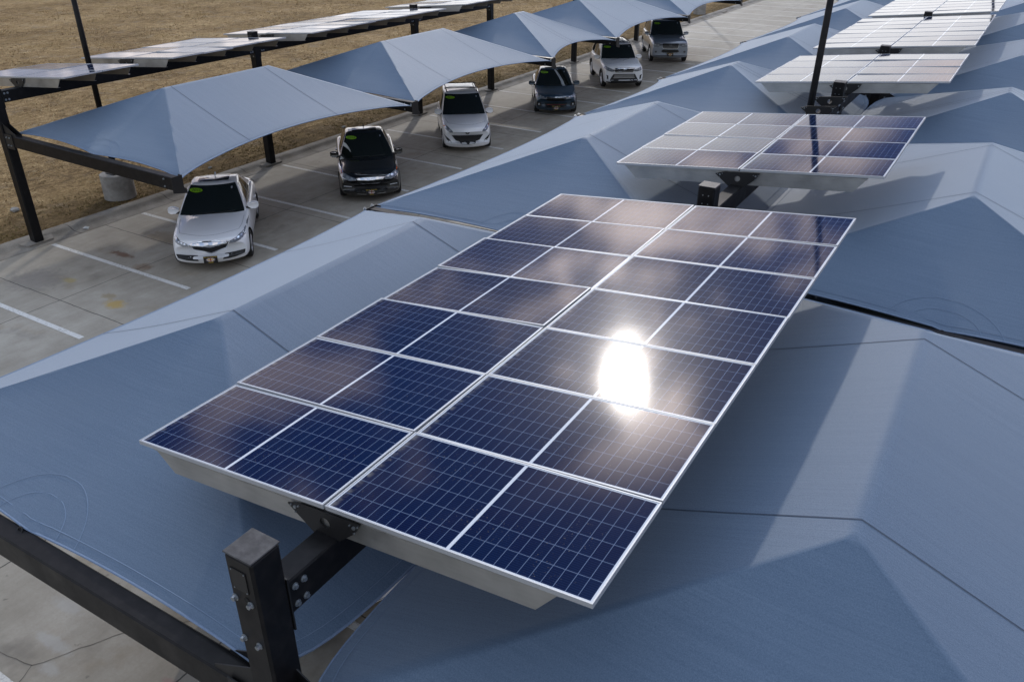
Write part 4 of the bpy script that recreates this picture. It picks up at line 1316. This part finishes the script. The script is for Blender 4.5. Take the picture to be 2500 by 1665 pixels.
S2 = dict(sedan, W=1.86, paint=P_BLACK, year='2016', H=1.46, lamp=[(.40, .66), (.60, .645), (.84, .71), (.88, .80), (.82, .81), (.58, .765), (.43, .725)], leds=[(-.12, -.01, .04, .028), (0, .01, .045, .032), (.11, .035, .035, .028)], amber=(.17, .05), lamp_chrome=True,
          front=[('upper_grille', [(-.42, .75), (-.41, .58), (-.20, .48), (.20, .48), (.41, .58), (.42, .75), (.2, .775), (-.2, .775)], M_PLAS, .006), ('grille_bar', [(-.42, .73), (-.33, .635), (0, .60), (.33, .635), (.42, .73), (.2, .755), (-.2, .755)], M_CHROME, .014), ('lower_intake', [(-.5, .44), (-.46, .33), (.46, .33), (.5, .44)], M_PLAS, .005)],
          trim=[('grille_rim', [(-.41, .60), (-.2, .535), (.2, .535), (.41, .60)], .010, M_CHROME, .016, False), ('grille_rim', [(-.40, .565), (-.2, .495), (.2, .495), (.40, .565)], .012, M_CHROME, .016, False), ('lip_trim', [(-.42, .255), (0, .245), (.42, .255)], .018, M_CHROME, .012, False), ('fog_strip', [(.56, .43), (.78, .46)], .022, M_LED, .010, True)],
          emblem=[('emblem', [(-.045, .605), (-.06, .72), (.06, .72), (.045, .605), (-.045, .605)], .011, M_CHROME), ('emblem', [(-.025, .615), (-.03, .71)], .014, M_CHROME), ('emblem', [(.025, .615), (.03, .71)], .014, M_CHROME), ('emblem', [(-.025, .66), (.025, .66)], .013, M_CHROME)],
          top=[([(-.40, -.38), (-.40, .38), (-.74, .38), (-.74, -.38)], M_GLASS)])
VAN = dict(W=1.75, wb=2.75, fo=.93, ro=.90, R=.32, nose=.86, cowl_z=1.06, deck=1.06, cowl_x=.98, belt=1.03, clear=.18, H=1.62, roof_f=.02, roof_r=-1.85, rear_b=-2.15, cab_w=.93, roof_w=.74, windows=[(.20, .42), (.45, .68), (.71, .93)], doors=[.90, -.10, -1.05], plate_z=.45, bow=.36, noplate=True)
S3 = dict(VAN, paint=P_WHITE, year='2015', lamp=[(.50, .70), (.62, .70), (.78, .79), (.83, .90), (.80, .91), (.68, .86), (.55, .77)], leds=[(-.06, -.02, .035, .03), (.05, .03, .03, .03)], amber=(.11, .03),
          front=[('smiling_grille', [(-.55, .58), (-.42, .39), (-.22, .325), (0, .31), (.22, .325), (.42, .39), (.55, .58), (.3, .565), (0, .56), (-.3, .565)], M_PLAS, .006), ('fog_recess', [(.58, .36), (.72, .42), (.82, .62), (.74, .54), (.62, .42), (.56, .32)], M_PLAS, .006)], mirrored=('fog_recess',),
          trim=[('grille_rim', [(-.42, .52), (-.3, .485), (0, .465), (.3, .485), (.42, .52)], .014, M_RIM, .012, False), ('fog_lamp', [(.665, .37), (.69, .385)], .04, M_LED, .012, True)],
          emblem=[('emblem', ell(0, .655, .055, .045) + [(.055, .655)], .035, M_PLAS), ('emblem', [(-.05, .665), (-.015, .64), (0, .662), (.015, .64), (.05, .665)], .010, M_CHROME)],
          rails=M_PLAS, bars=(-.45, -1.35), mirror_mat=P_WHITE)
S4 = dict(sedan, W=1.78, wb=2.70, fo=.88, ro=.98, paint=P_BLUE, year='2017', H=1.44, lamp=[(.40, .66), (.60, .66), (.82, .74), (.85, .82), (.78, .81), (.58, .755), (.43, .71)], leds=[(-.10, -.005, .03, .022), (.0, .015, .035, .028), (.1, .04, .03, .026)],
          front=[('upper_grille', [(-.40, .735), (-.38, .60), (-.31, .55), (.31, .55), (.38, .60), (.40, .735), (0, .73)], M_PLAS, .006), ('lower_grille', [(-.46, .46), (-.42, .33), (.42, .33), (.46, .46)], M_PLAS, .006), ('fog_recess', [(.58, .36), (.62, .50), (.80, .52), (.80, .38), (.70, .33)], M_PLAS, .006)], mirrored=('fog_recess',),
          trim=[('grille_rim', [(-.41, .74), (-.385, .59), (-.31, .54), (.31, .54), (.385, .59), (.41, .74), (0, .735), (-.41, .74)], .014, M_CHROME, .012, False), ('fog_lamp', [(.675, .425), (.715, .43)], .07, M_LED, .013, True), ('red_strip', [(-.38, .40), (.38, .40)], .008, M_RED, .012, False)],
          emblem=[('emblem', ell(0, .755, .05, .024) + [(.05, .755)], .008, M_CHROME), ('emblem', [(-.02, .745), (-.02, .765)], .006, M_CHROME), ('emblem', [(.0, .745), (.0, .765)], .006, M_CHROME), ('emblem', [(.012, .745), (.02, .765), (.028, .745)], .006, M_CHROME)],
          top=[([(-.40, -.36), (-.40, .36), (-.74, .36), (-.74, -.36)], M_GLASS)], mirror_mat=P_BLUE)
SUV = dict(W=1.92, wb=2.79, fo=.95, ro=1.12, R=.375, nose=1.04, cowl_z=1.18, deck=1.14, cowl_x=.86, belt=1.13, clear=.27, H=1.73, roof_f=.20, roof_r=-1.95, rear_b=-2.25, cab_w=.91, roof_w=.74, windows=[(.13, .36), (.40, .64), (.68, .92)], doors=[.78, -.25, -1.20], plate_z=.55, bow=.26, taper=.09)
S5 = dict(SUV, paint=P_WHITE, year='2017', lamp=[(.46, .80), (.60, .79), (.86, .87), (.90, .98), (.80, .98), (.60, .92), (.48, .88)], leds=[(-.10, -.01, .045, .03), (.03, .01, .04, .032), (.12, .03, .035, .03)], clad=True,
          front=[('upper_grille', [(-.46, .96), (-.44, .80), (-.40, .75), (.40, .75), (.44, .80), (.46, .96), (.2, .985), (-.2, .985)], M_PLAS, .006), ('lower_grille', [(-.50, .68), (-.66, .42), (-.60, .33), (.60, .33), (.66, .42), (.50, .68)], M_PLAS, .006), ('lower_bumper', [(-.84, .36), (-.80, .28), (.80, .28), (.84, .36), (.5, .34), (-.5, .34)], M_PLAS, .006), ('fog_recess', [(.72, .44), (.74, .62), (.84, .66), (.80, .58), (.80, .46)], M_PLAS, .006)], mirrored=('fog_recess',),
          trim=[('grille_slat', [(-.45, .95), (0, .965), (.45, .95)], .022, M_CHROME, .018, False), ('grille_slat', [(-.44, .885), (0, .895), (.44, .885)], .03, M_CHROME, .020, False), ('grille_slat', [(-.42, .80), (0, .805), (.42, .80)], .03, M_CHROME, .020, False),
                ('grille_slat', [(-.46, .63), (.46, .63)], .024, M_CHROME, .018, False), ('grille_slat', [(-.47, .575), (.47, .575)], .022, M_CHROME, .018, False), ('grille_slat', [(-.50, .52), (.50, .52)], .022, M_CHROME, .018, False), ('fog_lamp', [(.755, .475), (.775, .475)], .05, M_LED, .013, True)],
          emblem=[('emblem', ell(0, .885, .085, .055) + [(.085, .885)], .012, M_CHROME), ('emblem', ell(0, .885, .032, .05) + [(.032, .885)], .010, M_CHROME), ('emblem', ell(0, .91, .06, .02) + [(.06, .91)], .010, M_CHROME)],
          rails=M_PLAS, top=[([(-.10, -.42), (-.10, .42), (-.44, .42), (-.44, -.42)], M_GLASS)])
S6 = dict(SUV, W=2.03, wb=3.07, fo=.98, ro=1.2, R=.40, nose=1.16, cowl_z=1.28, deck=1.25, cowl_x=1.0, belt=1.24, H=1.92, clear=.30, roof_f=.30, roof_r=-2.1, rear_b=-2.45, paint=P_SILV, year='2013', plate_z=.48, windows=[(.12, .34), (.38, .62), (.66, .92)], doors=[.92, -.15, -1.2],
          lamp=[(.52, .90), (.66, .83), (.90, .86), (.93, .97), (.84, 1.02), (.60, 1.02), (.52, .98)], leds=[(-.06, -.01, .05, .035), (.09, .01, .04, .03)], bow=.20,
          front=[('upper_grille', [(-.42, 1.03), (-.40, .80), (-.34, .76), (.34, .76), (.40, .80), (.42, 1.03), (0, 1.035)], M_PLAS, .006), ('lower_grille', [(-.48, .62), (-.40, .70), (.40, .70), (.48, .62), (.38, .56), (-.38, .56)], M_PLAS, .006), ('fog_recess', ell(.76, .60, .055, .05), M_PLAS, .006)], mirrored=('fog_recess',),
          trim=[('grille_rim', [(-.43, 1.03), (-.41, .79), (-.34, .75), (.34, .75), (.41, .79), (.43, 1.03)], .022, M_CHROME, .016, False)] + [('grille_slat', [(-.38, z), (.38, z)], .010, M_RIM, .014, False) for z in (.80, .845, .89, .935, .98)] + [('fog_lamp', [(.75, .60), (.77, .60)], .04, M_LED, .014, True)],
          emblem=[('emblem', ell(0, .93, .075, .04) + [(.075, .93)], .012, M_CHROME), ('emblem', [(-.03, .895), (0, .955), (.03, .895)], .012, M_CHROME)],
          rails=M_CHROME, chrome_handles=True)
cars = [(S1, (3.82, 5.34), -46, 'white sedan with black sunroof and lime 2016 sticker parked nearest on the left', 'sedan'),
        (S2, (3.87, 11.27), -47, 'glossy black sedan with chrome grille bar parked behind the white sedan', 'sedan'),
        (S3, (3.51, 17.15), -51, 'white minivan with black roof bars and a wide smiling grille', 'minivan'),
        (S4, (3.78, 23.63), -58, 'dark slate blue sedan with a thin chrome rimmed grille', 'sedan'),
        (S5, (3.86, 29.70), -54, 'white SUV with chrome slatted grille and black roof rails', 'SUV'),
        (S6, (3.31, 37.24), -60, 'silver SUV farthest up the lot with a tall dark slatted grille', 'SUV')]
built = []
for sp, (x, y), a, lb, cat in cars:
    c = build_car(sp); c.name = cat.lower()
    c.location = (x, y, 0); c.rotation_euler = (0, 0, math.radians(a)); tag(c, lb, cat, 'cars parked in the left stalls'); built.append(c)
# cars glimpsed under the right row canopies
for src, (x, y), a, lb, cat in [(built[0], (15.12, -1.72), -115, 'white car glimpsed under the nearest left canopy through the gap above the arm', 'sedan'),
                                (built[1], (20.6, 8.3), 0, 'black sedan glimpsed through the gap under the right canopies', 'sedan')
                                ]:
    c = copy_tree(src); c.location = (x, y, 0); c.rotation_euler = (0, 0, math.radians(a)); tag(c, lb, cat, 'cars under the right row canopies')
